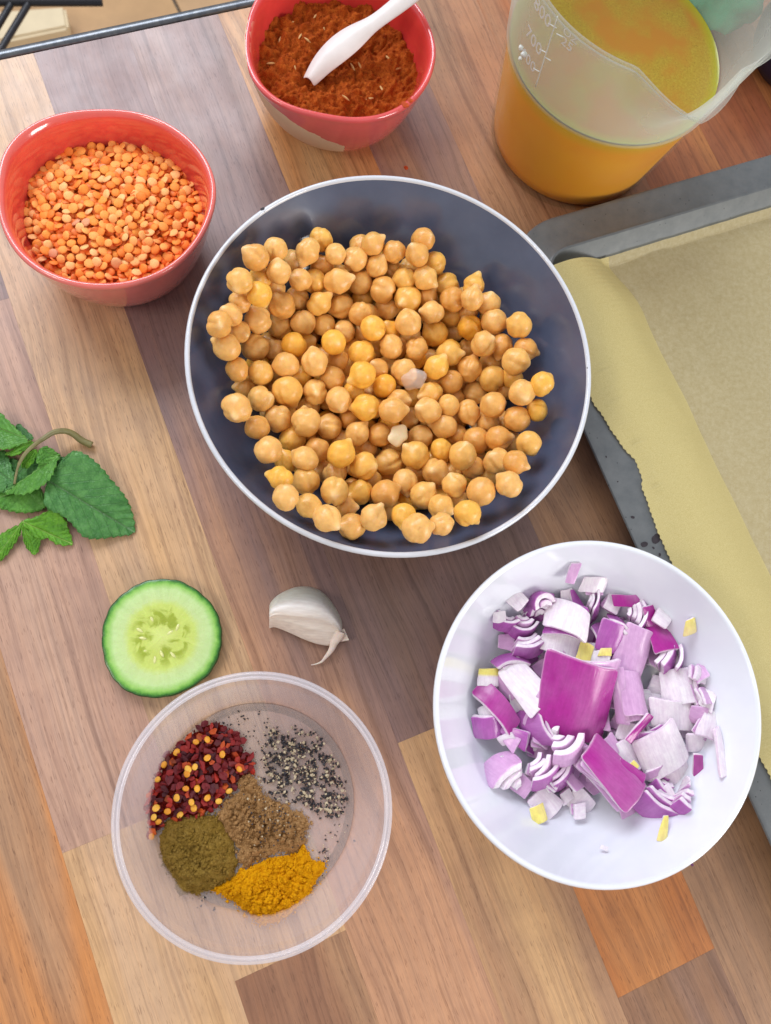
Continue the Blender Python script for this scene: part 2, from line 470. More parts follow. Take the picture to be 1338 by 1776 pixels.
M['lentil'] = mat_rand('red_lentil', [(0, srgb(240, 128, 38)), (0.25, srgb(246, 154, 58)), (0.6, srgb(250, 170, 86)), (0.93, srgb(252, 192, 124)), (0.97, srgb(222, 150, 110))], 0.68, **SSS(0.12, 0.1, (1, .45, .15)))
M['lentil_mass'] = mat_simple('red_lentil_mass', srgb(236, 122, 44), 0.55, 0.2, 3)
lens = [lens_mesh('lentil', 0.25 * s, 0.10, M['lentil'], i) for i, s in enumerate((1, .92, 1.08, .98, .86))]
rg = random.Random(11)
lfn = polar_outline(LR, ZR - .1, lc)
def lentil_z(x, y):
    r = math.hypot(x, y); a = math.atan2(y, x); rr = r / (0.835 * lfn(a))
    return 3.98 - 0.85 * rr ** 2.2 + 0.13 * fbm(x * .9 + 5, y * .9, 1, 2), rr
def scatter(n, spacing, tries, zoff, lim):
    pts = []
    for _ in range(tries):
        if len(pts) >= n: break
        a = rg.uniform(0, 2 * PI); r = 4.6 * math.sqrt(rg.random()); x, y = r * math.cos(a), r * math.sin(a)
        z, rr = lentil_z(x, y)
        if rr > lim: continue
        z += zoff + rg.uniform(-.09, .09)
        if any((x - p[0]) ** 2 + (y - p[1]) ** 2 + (1.6 * (z - p[2])) ** 2 < spacing * spacing for p in pts): continue
        pts.append((x, y, z))
    return pts
def rnd_rot(mx):
    t = mx * rg.random() ** 1.1; az = rg.uniform(0, 2 * PI)
    return (Matrix.Rotation(az, 3, 'Z') @ Matrix.Rotation(t, 3, 'X') @ Matrix.Rotation(rg.uniform(0, 6.28), 3, 'Z'))
low = scatter(620, 0.25, 36000, -0.17, 1.0)
V, F = [], []
for p in low:
    R3 = rnd_rot(1.2); msh = lens[rg.randrange(5)]; o0 = len(V)
    V += [R3 @ v.co + Vector(p) for v in msh.vertices]; F += [[o0 + i for i in f.vertices] for f in msh.polygons]
V2, F2 = [], []                                  # body of the heap under them
n = 48
for i in range(13):
    for k in range(n):
        a = 2 * PI * k / n; r = 0.84 * lfn(a) * i / 12; x, y = r * math.cos(a), r * math.sin(a)
        V2.append((x, y, lentil_z(x, y)[0] - 0.34))
for i in range(12):
    for k in range(n): F2.append((i * n + k, i * n + (k + 1) % n, (i + 1) * n + (k + 1) % n, (i + 1) * n + k))
o0 = len(V); V += V2; F += [[o0 + i for i in f] for f in F2]
tag(link('lentil_heap', mesh_data('lentil_heap', V, F, M['lentil_mass']), (lc.x, lc.y, 0)), 'orange lentils filling the coral bowl below the top ones', 'lentils', kind='stuff')
for p in scatter(300, 0.355, 40000, 0.0, 1.0):
    o = link('lentil', lens[rg.randrange(5)], Vector(p) + lc, None, rnd_rot(0.7).to_euler())
    o.scale = (1.06, 1.06, .85)
    tag(o, 'small split orange lentil ' + zone(p[0], p[1], (0, 0), 4.3) + ' of the heap in the coral bowl', 'lentil', 'lentils on top of the heap')

# orange ground spice
def heap(name, inside, height, bbox, step, mat, org, z0, grains=0):
    """height field over the cells where inside(x, y) > 0 (distance-like); org = world xy of local zero"""
    x0, x1, y0, y1 = bbox; nx = int((x1 - x0) / step); ny = int((y1 - y0) / step)
    idx = {}; V, F = [], []
    def vert(i, j):
        if (i, j) not in idx:
            x, y = x0 + i * step, y0 + j * step
            idx[(i, j)] = len(V); V.append((x, y, height(x, y, max(0.0, inside(x, y)))))
        return idx[(i, j)]
    for i in range(nx):
        for j in range(ny):
            if inside(x0 + (i + .5) * step, y0 + (j + .5) * step) > 0:
                F.append((vert(i, j), vert(i + 1, j), vert(i + 1, j + 1), vert(i, j + 1)))
    rg_ = random.Random(int(grains) + len(V)); k = 0
    while k < grains:                            # loose grains on it and round its foot
        x, y = rg_.uniform(x0 - .1, x1 + .1), rg_.uniform(y0 - .1, y1 + .1); d = inside(x, y)
        if d < (-.16 if z0 > 0 else 0) or (d < 0 and rg_.random() < .55): continue
        s = rg_.uniform(.018, .05) if rg_.random() < .93 else rg_.uniform(.06, .12); zz = (height(x, y, d) if d > 0 else 0.0) + s * .3; o0 = len(V); k += 1
        for b_ in ((1, 0, 0), (-1, 0, 0), (0, 1, 0), (0, -1, 0), (0, 0, 1), (0, 0, -1)):
            V.append((x + b_[0] * s * rg_.uniform(.5, 1.3), y + b_[1] * s * rg_.uniform(.5, 1.3), zz + b_[2] * s * rg_.uniform(.5, 1.1)))
        for f_ in ((0, 2, 4), (2, 1, 4), (1, 3, 4), (3, 0, 4), (2, 0, 5), (1, 2, 5), (3, 1, 5), (0, 3, 5)): F.append([o0 + i for i in f_])
    return link(name, mesh_data(name, V, F, mat), (org[0], org[1], z0))
M['spice'] = mat_powder('orange_spice', [(0.30, srgb(92, 28, 10)), (0.42, srgb(146, 58, 16)), (0.52, srgb(178, 82, 24)), (0.66, srgb(200, 112, 40))], 24)
sp_tip, sp_mid, sp_end = at(541, 138, 3.25), at(600, 85, 3.9), at(655, 40, 4.6)
def sp_inside(x, y): return 0.875 * fs2(math.atan2(y, x)) - math.hypot(x, y)
def seg_d(px, py, a, b):
    ax, ay, bx_, by_ = a.x - sc.x, a.y - sc.y, b.x - sc.x, b.y - sc.y
    t = max(0, min(1, ((px - ax) * (bx_ - ax) + (py - ay) * (by_ - ay)) / ((bx_ - ax) ** 2 + (by_ - ay) ** 2)))
    return math.hypot(px - ax - t * (bx_ - ax), py - ay - t * (by_ - ay))
def sp_h(x, y, d):
    h = 0.38 * fbm(x * .75, y * .75, 3, 3) + 0.50 * abs(fbm(x * 1.5, y * 1.5, 8, 5)) + 0.045 * fbm(x * 8, y * 8, 2, 3)
    h += 0.25 * noise.voronoi(Vector((x * 1.1 + .25 * fbm(x * 3, y * 3), y * 1.1, 4)))[0][0]
    g_ = seg_d(x, y, sp_tip, sp_end)
    h -= 0.75 * math.exp(-(g_ / 0.75) ** 2)
    return 3.05 + h - 0.10 * math.hypot(x, y) ** 2 / 16
tag(heap('ground_spice', sp_inside, sp_h, (-4.7, 4.7, -4.7, 4.7), 0.055, M['spice'], sc, 0, 1500), 'lumpy reddish orange ground spice mix filling the patched coral bowl', 'spice', kind='stuff')
M['seed'] = mat_rand('cumin_seed', [(0, srgb(190, 140, 80)), (1, srgb(222, 184, 120))], 0.6)
V, F = tube([(-.26, 0, 0), (-.2, 0, .01), (-.1, 0, .02), (0, 0, .025), (.1, 0, .02), (.2, 0, .01), (.26, 0, 0)], [.005, .03, .052, .06, .052, .03, .005], 8)
seed_m = mesh_data('cumin_seed', V, F, M['seed'])
rg = random.Random(5)
for (u, v, a) in ((486,69,80),(521,63,70),(534,70,-30),(511,115,-70),(612,116,-60),(624,113,-70),(562,47,-80),(662,154,-60),(641,172,15),(632,190,40),(503,40,20),(584,105,10),(655,62,-20),(690,120,30),(672,100,-45),(470,110,20),(548,28,60),(600,170,-35)):
    p = at(u, v, 3.6); z = sp_h(p.x - sc.x, p.y - sc.y, 1)
    p = at(u, v, z + .03)
    tag(link('cumin_seed', seed_m, p, None, (rg.uniform(-.3, .3), rg.uniform(-.25, .25), rad(a))), 'whole cumin seed lying on the orange ground spice', 'seed', 'cumin seeds in the spice')
# specks of spice on the bowl's rim and the worktop
M['spice_dab'] = mat_simple('spice_dab', srgb(176, 66, 18), 0.9, 0.3, 9)
def crumb(name, p, r, mat, seed, flat=.5):
    bm = bmesh.new(); bmesh.ops.create_icosphere(bm, subdivisions=2, radius=r)
    for v in bm.verts:
        v.co *= 1 + 0.45 * fbm(v.co.x / r + seed * 7, v.co.y / r, v.co.z / r, 2); v.co.z *= flat
    m = bpy.data.meshes.new(name); bm.to_mesh(m); bm.free(); m.materials.append(mat)
    return link(name, m, p)
tag(crumb('spice_crumb', at(705, 291, .02), .13, M['spice_dab'], 1, .3), 'tiny orange spice crumb on the worktop behind the chickpea bowl', 'crumb')
for i, (u, v, r) in enumerate(((703,182,.2),(712,174,.17),(691,190,.07),(718,166,.08))):
    tag(crumb('spice_smear', at(u, v, ZR - .12), r, M['spice_dab'], 3 + i, .45), 'orange spice smear on the right rim of the patched coral bowl', 'smear', 'spice smears on the rim')

# white plastic spoon
M['white_plastic'] = mat_simple('white_plastic', srgb(220, 214, 210), 0.38, 0.03, 2, **SSS(0.2, 0.2, (1, .9, .8)))
stations = [  # centre px, half width px, height
    (535, 143, 12, 3.15), (544, 131, 15, 3.32), (557, 113, 19, 3.6), (574, 96, 22.5, 3.9), (592, 80, 24, 4.15), (612, 65, 22.5, 4.4), (630, 52, 18, 4.65), (643, 43, 14.5, 4.9), (660, 31, 13.5, 5.2), (684, 13, 15, 5.6), (705, -4, 16.5, 6.0), (735, -28, 17, 6.6), (775, -60, 17, 7.3), (810, -88, 13, 7.9), (822, -98, 5, 8.05)]
V, F = [], []
nc = 9
for i, (u, v, hw, z) in enumerate(stations):
    u0, v0 = stations[max(i - 1, 0)][:2]; u1, v1 = stations[min(i + 1, len(stations) - 1)][:2]
    L = math.hypot(u1 - u0, v1 - v0); nu, nv = -(v1 - v0) / L, (u1 - u0) / L
    bow = 0.32 if i < 7 else 0.16
    for sgn in (1, -1):
        for k in range(nc):
            s = -1 + 2 * k / (nc - 1)
            p = at(u + nu * hw * s, v + nv * hw * s, z)
            p.z += bow * (1 - s * s) - (0.0 if sgn == 1 else 0.10)
            V.append(p)
for i in range(len(stations) - 1):
    for sgn in (0, 1):
        for k in range(nc - 1):
            a = i * 2 * nc + sgn * nc + k; b = a + 2 * nc
            F.append((a, a + 1, b + 1, b) if sgn == 0 else (a, b, b + 1, a + 1))
    for k in (0, nc - 1):
        a = i * 2 * nc + k; b = a + 2 * nc
        F.append((a, b, b + nc, a + nc) if k == 0 else (a, a + nc, b + nc, b))
for i in (0, len(stations) - 1):
    for k in range(nc - 1):
        a = i * 2 * nc + k; F.append((a, a + nc, a + nc + 1, a + 1) if i == 0 else (a, a + 1, a + nc + 1, a + nc))
sp = tag(world_obj('spoon', V, F, M['white_plastic'], sp_tip, sharp=50), 'white plastic spoon stuck into the orange ground spice', 'spoon')
sp.modifiers.new('sub', 'SUBSURF').render_levels = 2

# ------------------------------------------------------------------ dark bowl of chickpeas
CZ = 5.5
pc = at(684.6, 615.3, CZ); pc.z = 0
PR = 0.263 * (HC - CZ)
g = N('bowl_dark_glaze'); v = g.coord()
n = g.noise(v, 0.5, 4)
M['dark_glaze'] = g.done(g.pbr(g.ramp(n, [(0.3, srgb(68, 76, 99)), (0.7, srgb(80, 88, 111))]), g.val(g.noise(v, 1.1, 3), 0.13, 0.2), **{'Specular IOR Level': 0.9}))
M['white_glaze'] = mat_simple('white_glaze', srgb(206, 209, 216), 0.14, 0.02, 1, **{'Coat Weight': 0.4, 'Coat Roughness': 0.05})
M['bowl_out'] = mat_simple('bowl_outside', srgb(140, 128, 146), 0.3, 0.05, 1)
def pin(r):                                      # inner surface height by radius
    f = r / PR
    return 0.75 + 4.72 * max(0, (f - 0.42) / 0.56) ** 2.0 if f > 0.42 else 0.75 + 0.02 * f
cb = empty('bowl', pc); tag(cb, 'wide dark blue bowl with white rim full of chickpeas', 'bowl')
inn = [(0.001, 0.75)] + [(PR * f, pin(PR * f)) for f in np.linspace(0.1, 0.974, 26)]
V, F = lathe(inn, 128); link('inner_glaze', mesh_data('inner_glaze', V, F, M['dark_glaze']), (0, 0, 0), cb)
zi = pin(PR * .974)
V, F = lathe([(PR * .974, zi), (PR * .976, zi + .06), (PR * .980, zi + .11), (PR * .986, zi + .13), (PR * .994, zi + .10), (PR * 0.999, zi + .03), (PR, zi - .06), (PR * .997, zi - .17), (PR * .988, zi - .24)], 128, None)
link('rim', mesh_data('rim', V, F, M['white_glaze']), (0, 0, 0), cb)
V, F = lathe([(PR * .988, zi - .24), (PR * .955, zi - .9), (PR * .90, zi - 1.8), (PR * .82, 2.3), (PR * .70, 1.15), (PR * .58, 0.55), (PR * .55, 0.4), (PR * .55, 0.05), (PR * .53, 0.0), (PR * .50, 0.02), (PR * .49, 0.3), (0.001, 0.35)], 128)
link('outer_glaze', mesh_data('outer_glaze', V, F, M['bowl_out']), (0, 0, 0), cb)
M['chip'] = mat_simple('chip', srgb(52, 48, 52), 0.8)
for i, (u, v) in enumerate(((453, 360), (1026, 639))):
    q = at(u, v, zi + .08); q = q + (Vector((pc.x, pc.y, q.z)) - q).normalized() * .16; crumb('chip', q - pc, .13 if i == 0 else .07, M['chip'], i, .5).parent = cb

PEAS = [(443.6,445.8,24,2),(478,434,19,1),(483,470.4,21,2),(509,452,17,0),(534,436,23,2),(556,417,20,1),(417,488.5,23,2),(452,482,17,0),(448.5,511.5,22,2),(476.5,500,16,0),(488,528,23,2),(521,485,18,1),(558,462,18,1),(546.6,488.5,19,1),(517.6,518,18,1),(554,526,21,2),(417,523,17,0),(399,546,20,1),(381,562.5,23,2),(447,554.3,24,2),(484.7,565.8,20,1),(527.4,559,23,2),(414,575.6,16,0),(444,601,24,2),(393,603,23,1),(509.8,598,22,2),(561,562.5,17,0),
(582.7,440.8,19,2),(625.5,429,20,1),(648.5,424,19,1),(617,449,21,2),(681.4,437.5,21,2),(724,439,22,2),(734,416,22,1),(655,460.6,19,2),(753,457,17,1),(681,467,15,0),(707.7,467,14,0),(586,487,25.5,2),(625.5,488.5,21,1),(665,501.7,23,2),(702.8,485,19,1),(737,482,20,2),(707.7,516.5,24,2),(740.6,515,17,0),(774,494,23,1),(592.6,533,21,1),(625.5,544,19,1),(671.5,534.6,20,0),(630,518,16,0),(648.5,569,22,2),(707.7,559,23,1),(749,541,21,2),(754,577.5,23,2),(597.5,575.6,18,0),(675,574,16,0),(579,594,23,2),(678.5,601,21,2),(723,604.7,20,2),(712.6,582,16,0),
(786.6,519,22,2),(822.5,495.6,20,1),(819,517,20,2),(849.4,528,21,1),(858.4,556.6,23,2),(899.6,563.8,23,2),(785,549,20,0),(815,565.6,22,2),(812,540,14,0),(786.6,576,16,0),(840.4,596,23,2),(869,601,17,1),(912,607,20,1),(896,626.5,24,2),(781,614,22,1),(811.7,605,16,0),(758.5,636,22,2),(813.5,639,22,2),(853,628,20,1),(856.6,657,23,2),(781,662,20,1),(939,666,22,1),(908,681,24,2),(887,655,16,0),(824,681,20,0),(747.6,682,20,1),
(411,639,20,2),(452,645.8,21.5,2),(478.5,608,15,0),(495,634,22,2),(546,627.7,24,1),(426,672,17,0),(454,692,21,1),(498,680,28,2),(521,654,16,0),(547.6,680,21,2),(577,655.6,21,1),(586,625,16,0),(411,708,25,2),(483.5,726,22,2),(445.6,741,20,1),(531,731,25,2),(588,695,22,2),(570.6,739.5,21,1),(508,764,22,1),(465.4,782,23,2),(552,780.6,20,1),(528.6,797.5,22,1),(592.8,786,25,2),(534,706,14,0),
(629,614.5,22,1),(627.5,650.7,23,2),(667,670,20,1),(655.5,641,14,0),(672,636,14,0),(701.5,646,24,2),(634,706.6,23,2),(691.7,695,20,1),(682,711.5,24,2),(742.6,711.5,24,2),(769,738,21,1),(621,751,21,2),(660,754,19,1),(731,757.6,21,1),(634,777,14,0),(606,723,18,0),(614,679,16,0),(711,723,17,0),(777,705,15,0),(675.6,800.7,24,2),(721.6,790,24,2),(766,781,17,0),(632,809,24,2),(793,756.5,18,0),
(812.7,715,21,2),(855.5,702,23,2),(898,725,23,2),(929.5,712,18,0),(847,732,19,0),(918,769.6,22,2),(827.5,763,23,1),(865,761,22,1),(888,768,15,0),(803,789,26,2),(862,799,23,2),(895,802.5,18,1),(822.6,812,18,0),(881.7,840,23,2),(875,674,12,0),(836.7,853,25,2),
(495.8,799,15,0),(530,833.7,22,2),(486,829,19,1),(495.8,861.7,23,2),(581,820.6,20,1),(581,852,25,2),(624,853.5,21,1),(535,876.5,21,0),(568,899.5,24,2),(611,912.6,22,2),(648,897,22,1),(599,880,13,0),(555,814,13,0),(642,835,14,0),
(671,855,24,2),(702.8,838,17,1),(721.6,819.5,14,0),(755,817,24,2),(736,859,23,2),(788.6,840,21,1),(765.5,878,21,1),(765.5,909.5,20,2),(700.7,895,19,1),(725.8,915.8,27,2),(811.6,890.7,23,2),(677.7,884,13,0),(711,867.6,14,0),(790.7,865.5,13,0),(845,823.7,14,0)]
rgn = np.random.default_rng(4)
P = np.array([(a, b) for a, b, _, _ in PEAS], float); lay = np.array([l for *_, l in PEAS])
rpx = np.array([r for _, _, r, _ in PEAS], float)
rpx = np.clip(22 + (rpx - 22) * .75, 0, 25)
rpx = np.where(lay == 0, np.maximum(rpx, 19), rpx); rpx = np.where(lay == 1, np.maximum(rpx, 20.5), rpx)
rays = np.array([ray(u, v) for u, v in P]); rays /= -rays[:, 2:3]        # per unit drop
rc = rpx / 31.2
z = 2.0 + 0.72 * lay
# fillers under the pile
hull = P[rgn.integers(0, len(P), 210)] + rgn.normal(0, 16, (210, 2))
fr_ = np.array([ray(u, v) for u, v in hull]); fr_ /= -fr_[:, 2:3]
up_ = np.array([(660., 640.)]) + rgn.normal(0, 1, (110, 2)) * np.array([[120., 115.]])
fu_ = np.array([ray(u, v) for u, v in up_]); fu_ /= -fu_[:, 2:3]
rays = np.vstack([rays, fr_, fu_]); rc = np.concatenate([rc, np.full(320, .62)]); z = np.concatenate([z, np.full(210, 1.37), np.full(110, 2.1)])
lay = np.concatenate([lay.astype(float), np.full(210, -1.), np.full(110, -.5)])
pos = np.array([0, 0, HC]) + rays * (HC - z)[:, None]
home = pos.copy()
for it in range(260):
    d = pos[:, None, :] - pos[None, :, :]
    L = np.linalg.norm(d, axis=2) + 1e-6; np.fill_diagonal(L, 9)
    ov = np.clip(0.93 * (rc[:, None] + rc[None, :]) - L, 0, None)
    dirn = d / L[:, :, None]
    dl = np.sign(lay[:, None] - lay[None, :])
    push = dirn * ov[:, :, None] * 0.28
    push[:, :, 2] += ov * 0.25 * dl * (np.hypot(d[:, :, 0], d[:, :, 1]) < 1.0)
    mv = push.sum(1)
    mv[:, :2] *= np.where(lay[:, None] >= 0, 0.35, 1.0)
    pos += np.clip(mv, -.12, .12)
    pos[:, 2] -= 0.014
    # keep the traced ones on their line of sight
    tgt = np.array([0, 0, HC]) + rays * (HC - pos[:, 2])[:, None]
    k = np.where(lay >= 0, 0.25, 0.0)[:, None]
    pos[:, :2] += k * (tgt[:, :2] - pos[:, :2])
    q = pos[:, :2] - np.array([pc.x, pc.y]); rr = np.hypot(q[:, 0], q[:, 1]) + 1e-6
    fl_ = np.array([pin(min(r + 0.0, PR * .95)) for r in rr])
    sl = np.clip((rr / PR - .42), 0, None) * 2 * 4.72 / .56 ** 2 / PR
    need = fl_ + rc * np.sqrt(1 + sl * sl) * 0.97
    pos[:, 2] = np.maximum(pos[:, 2], need)
keep = np.ones(len(pos), bool)
for i in range(len(P), len(pos)):               # drop fillers that still sit inside others or stick out on top
    d = np.linalg.norm(pos - pos[i], axis=1); d[i] = 9; d[~keep] = 9
    if (d < 0.66 * (rc + rc[i])).any() or pos[i, 2] > (2.5 if lay[i] < -.7 else 3.0): keep[i] = False

g = N('chickpea'); v = g.coord(); info = g.new('ObjectInfo')
c = g.ramp(info.outputs['Random'], [(0, srgb(222, 162, 82)), (0.3, srgb(229, 175, 96)), (0.55, srgb(234, 184, 108)), (0.75, srgb(232, 180, 92)), (0.93, srgb(240, 184, 76)), (1, srgb(238, 172, 60))])
n = g.noise(v, 2.2, 4, 0.6)
c = g.mix(0.8, c, g.ramp(n, [(0.3, (0.86, 0.80, 0.74)), (0.7, (1.08, 1.1, 1.14))]), 'MULTIPLY')
tip = g.new('Attribute', attribute_type='GEOMETRY', attribute_name='tip').outputs['Fac']
c = g.mix(g.math('MULTIPLY', tip, 0.65), c, srgb(240, 212, 160))
h = g.math('ADD', g.noise(v, 9, 4), g.math('MULTIPLY', g.noise(g.mapping(v, (3, 3, 1.2)), 3, 2), 1.2))
M['pea'] = g.done(g.pbr(c, g.val(g.noise(v, 3, 2), 0.28, 0.42), **{'Normal': g.bump(h, 0.16, 0.06), 'Specular IOR Level': 0.5, **SSS(0.35, 0.22, (1, .5, .2))}))
def pea_mesh(seed):
    rg = random.Random(seed); bm = bmesh.new(); bmesh.ops.create_icosphere(bm, subdivisions=4, radius=1)
    beak = rg.choice((0.34, 0.24, 0.30, 0.14, 0.40)); bw = rg.uniform(.26, .36); groove = rg.choice((0.0, 0.05, 0.10, 0.15, 0.03)); ga = rg.uniform(0, PI)
    sx, sy = rg.uniform(.92, 1.04), rg.uniform(.90, 1.02); lob = rg.choice((0.0, 0.07, 0.14)); tips = []
    bx_, by_ = rg.uniform(-.18, .18), rg.uniform(-.18, .18)
    bd = Vector((bx_, by_, 1)).normalized()
    crease = rg.choice((0, .05, .09)); ca = rg.uniform(0, 6.28)
    for v in bm.verts:
        n = v.co.normalized(); a = n.angle(bd)
        r = 1 + beak * math.exp(-(a / bw) ** 2) * 1.0
        dpl = n.x * math.cos(ga) + n.y * math.sin(ga)
        r -= groove * math.exp(-(dpl / 0.16) ** 2) * max(0, min(1, (n.z + 0.9))) * (1 - math.exp(-(a / .45) ** 2))
        r -= lob * math.exp(-((n.z + .35) / .25) ** 2) * 0.8
        if crease:
            e = n.x * math.cos(ca) + .6 * n.y * math.sin(ca) + .35 * n.z
            r -= crease * math.exp(-((e - .3 + .1 * fbm(n.x * 2, n.y * 2, n.z * 2, 2)) / .045) ** 2)
        r *= 1 + 0.055 * noise.noise(n * 1.7 + Vector((seed * 3.7, 0, 0))) + 0.022 * noise.noise(n * 4.2 + Vector((seed, 5, 0))) + .012 * noise.noise(Vector((n.x * 9, n.y * 9, n.z * 3 + seed)))
        v.co = Vector((n.x * r * sx, n.y * r * sy, n.z * r * 0.97 - .06))
        tips.append(math.exp(-(a / (bw * .8)) ** 2))
    m = bpy.data.meshes.new('chickpea'); bm.to_mesh(m); bm.free(); m.materials.append(M['pea'])
    m.polygons.foreach_set('use_smooth', [True] * len(m.polygons))
    m.attributes.new('tip', 'FLOAT', 'POINT').data.foreach_set('value', tips)
    return m
peas = [pea_mesh(s) for s in range(14)]
rg = random.Random(21)
special = {115: 'chickpea with a loose translucent skin near the middle of the bowl', 38: 'large yellow chickpea on top of the heap near its far edge',
           93: 'big pointed pale chickpea on top of the heap, left of middle', 98: 'pointed chickpea at the left edge of the heap', 173: 'large chickpea at the near edge of the heap'}
for i in range(len(pos)):
    if not keep[i]: continue
    t = rg.uniform(0.5, 2.3); az = rg.uniform(0, 2 * PI)
    R3 = Matrix.Rotation(az, 3, 'Z') @ Matrix.Rotation(t, 3, 'X') @ Matrix.Rotation(rg.uniform(0, 6.28), 3, 'Z')
    o = link('chickpea', peas[rg.randrange(14)], pos[i], None, R3.to_euler())
    s = rc[i] * 0.98 * min(1.0, (HC - pos[i, 2]) / 40.6); o.scale = (s, s, s)
    if i in special: tag(o, special[i], 'chickpea')
    elif i < len(P): tag(o, 'round cooked beige chickpea ' + zone(P[i, 0], -P[i, 1], (665, -665), 300) + ' of the heap in the dark blue bowl', 'chickpea', 'chickpeas in the dark bowl')
    else: tag(o, 'chickpea half buried ' + zone(pos[i, 0], pos[i, 1], (pc.x - .3, pc.y - 1), 8) + ' of the heap in the dark blue bowl', 'chickpea', 'buried chickpeas')
# loose skins
M['skin'] = N('pea_skin'); g = M['skin']
sh = g.new('MixShader', {0: 0.45, 1: g.new('BsdfTransparent'), 2: g.pbr(srgb(236, 214, 196), 0.25)})
M['skin'] = g.done(sh)
def skin(name, u, v, z, r, mat, label, deep=.55, tilt=(0, 0, 0)):
    V, F = lathe([(r * math.sin(t), r * deep * math.cos(t)) for t in np.linspace(.02, 1.6, 9)], 24, lambda a, q, zz: (q * (1 + .14 * math.sin(2 * a + 1) + .08 * math.sin(5 * a)), zz + .05 * math.sin(3 * a) * q))
    return tag(link(name, mesh_data(name, V, F, mat), at(u, v, z), None, tilt), label, 'skin')
skin('chickpea_skin', 718, 658, pos[115, 2] + .45, .58, M['skin'], 'translucent loose chickpea skin on the heap near the bowl middle', .5, (rad(28), rad(-20), 0))
M['pale_skin'] = mat_simple('pale_pea', srgb(244, 222, 180), 0.45, 0.05, 3, **SSS(.3, .15))
skin('chickpea_skin', 691, 755, float(pos[[i for i in range(len(P)) if abs(P[i, 0] - 660) < 2 and abs(P[i, 1] - 754) < 2][0], 2]) + .55, .52, M['pale_skin'], 'pale cream split half of a chickpea lying on the heap', .35, (rad(15), 0, rad(40)))

# ------------------------------------------------------------------ measuring jug with stock
JX, JY, JR0, JK, JL, JH = 17.156, 34.50, 4.93, 0.138, 7.115, 13.1
jug = empty('measuring_jug', (JX, JY, 0)); tag(jug, 'translucent plastic measuring jug with spout holding orange stock', 'jug')
sp_q = at(1214, 217, 12.7); SPA = math.atan2(sp_q.y - JY, sp_q.x - JX)
def spout(a, r, z):
    d = abs((a - SPA + PI) % (2 * PI) - PI)
    up = max(0.0, min(1.0, (z - 8.6) / (JH - 8.6)))
    up = up ** 1.5
    k = max(0.0, 1 - d / 0.40)
    k = k * k * (3 - 2 * k) * 0.35 + k * 0.65
    zz = z - 0.25 * k * up
    return r + 2.05 * k * up, zz
def jr(z): return JR0 + JK * z
prof = [(0.01, 0.12), (JR0 - .5, 0.12), (JR0 - .22, 0.0), (JR0 - .06, 0.05), (JR0, 0.25)] + [(jr(z), z) for z in np.linspace(1, JH - .25, 22)] + \
       [(jr(JH) + .10, JH - .22), (jr(JH) + .17, JH - .12), (jr(JH) + .14, JH - .02), (jr(JH) + .02, JH), (jr(JH) - .08, JH - .06)] + \
       [(jr(z) - .13, z) for z in np.linspace(JH - .3, 0.5, 22)] + [(JR0 - .3, 0.28), (0.01, 0.26)]
nj = 160
V, F = lathe(prof, nj, spout)
g = N('jug_plastic'); v = g.coord()
n = g.noise(v, 0.6, 4, 0.65)
tr = g.new('BsdfTransparent', {'Color': (0.96, 0.97, 0.95, 1)})
df = g.pbr(srgb(214, 216, 210), 0.30, **{'Specular IOR Level': 0.4})
tl = g.new('BsdfTranslucent', {'Color': srgb(214, 216, 208)})
body = g.new('MixShader', {0: 0.45, 1: df, 2: tl})
lw = g.new('LayerWeight', {'Blend': 0.35}).outputs['Facing']
zc = g.new('SeparateXYZ', {'Vector': v}).outputs[2]
wet = g.val(zc, 1.0, 0.0, JL - .08, JL + .08)   # wetted plastic is clearer
fac = g.math('MULTIPLY', g.math('ADD', g.val(lw, 0.12, 0.5), g.val(n, -0.05, 0.05)), g.val(wet, 1.0, 0.12))
M['jug'] = g.done(g.new('MixShader', {0: fac, 1: tr, 2: body}))
link('body', mesh_data('body', V, F, M['jug']), (0, 0, 0), jug)
M['frost'] = mat_simple('frosted_mark', srgb(212, 214, 210), 0.5)
# handle on the side away from the spout
ha = SPA + PI
hd = Vector((math.cos(ha), math.sin(ha), 0))
hp = spline([hd * (jr(11.6) - .05) + Vector((0, 0, 11.8)), hd * (jr(11) + 2.2) + Vector((0, 0, 11.8)), hd * (jr(9) + 3.2) + Vector((0, 0, 9.5)), hd * (jr(6) + 2.9) + Vector((0, 0, 5.8)), hd * (jr(4) + 1.3) + Vector((0, 0, 3.6)), hd * (jr(3.2) - .05) + Vector((0, 0, 3.2))], 6)
V, F = tube(hp, [.55] * len(hp), 12); link('handle', mesh_data('handle', V, F, M['jug']), (0, 0, 0), jug)
def on_jug(u, v):
    """where the sight line through a picture point first meets the jug's cone: (angle, height)"""
    r = ray(u, v); o = np.array([-JX, -JY, HC]); lo = None
    for t in np.linspace(0.012, 0.05, 4000):
        p = o + r * t
        if p[2] < JH and math.hypot(p[0], p[1]) < jr(p[2]): lo = p; break
    return math.atan2(lo[1], lo[0]), lo[2]
def jug_pt(a, z, off=0.02): r = jr(z) + off; return Vector((r * math.cos(a), r * math.sin(a), z))
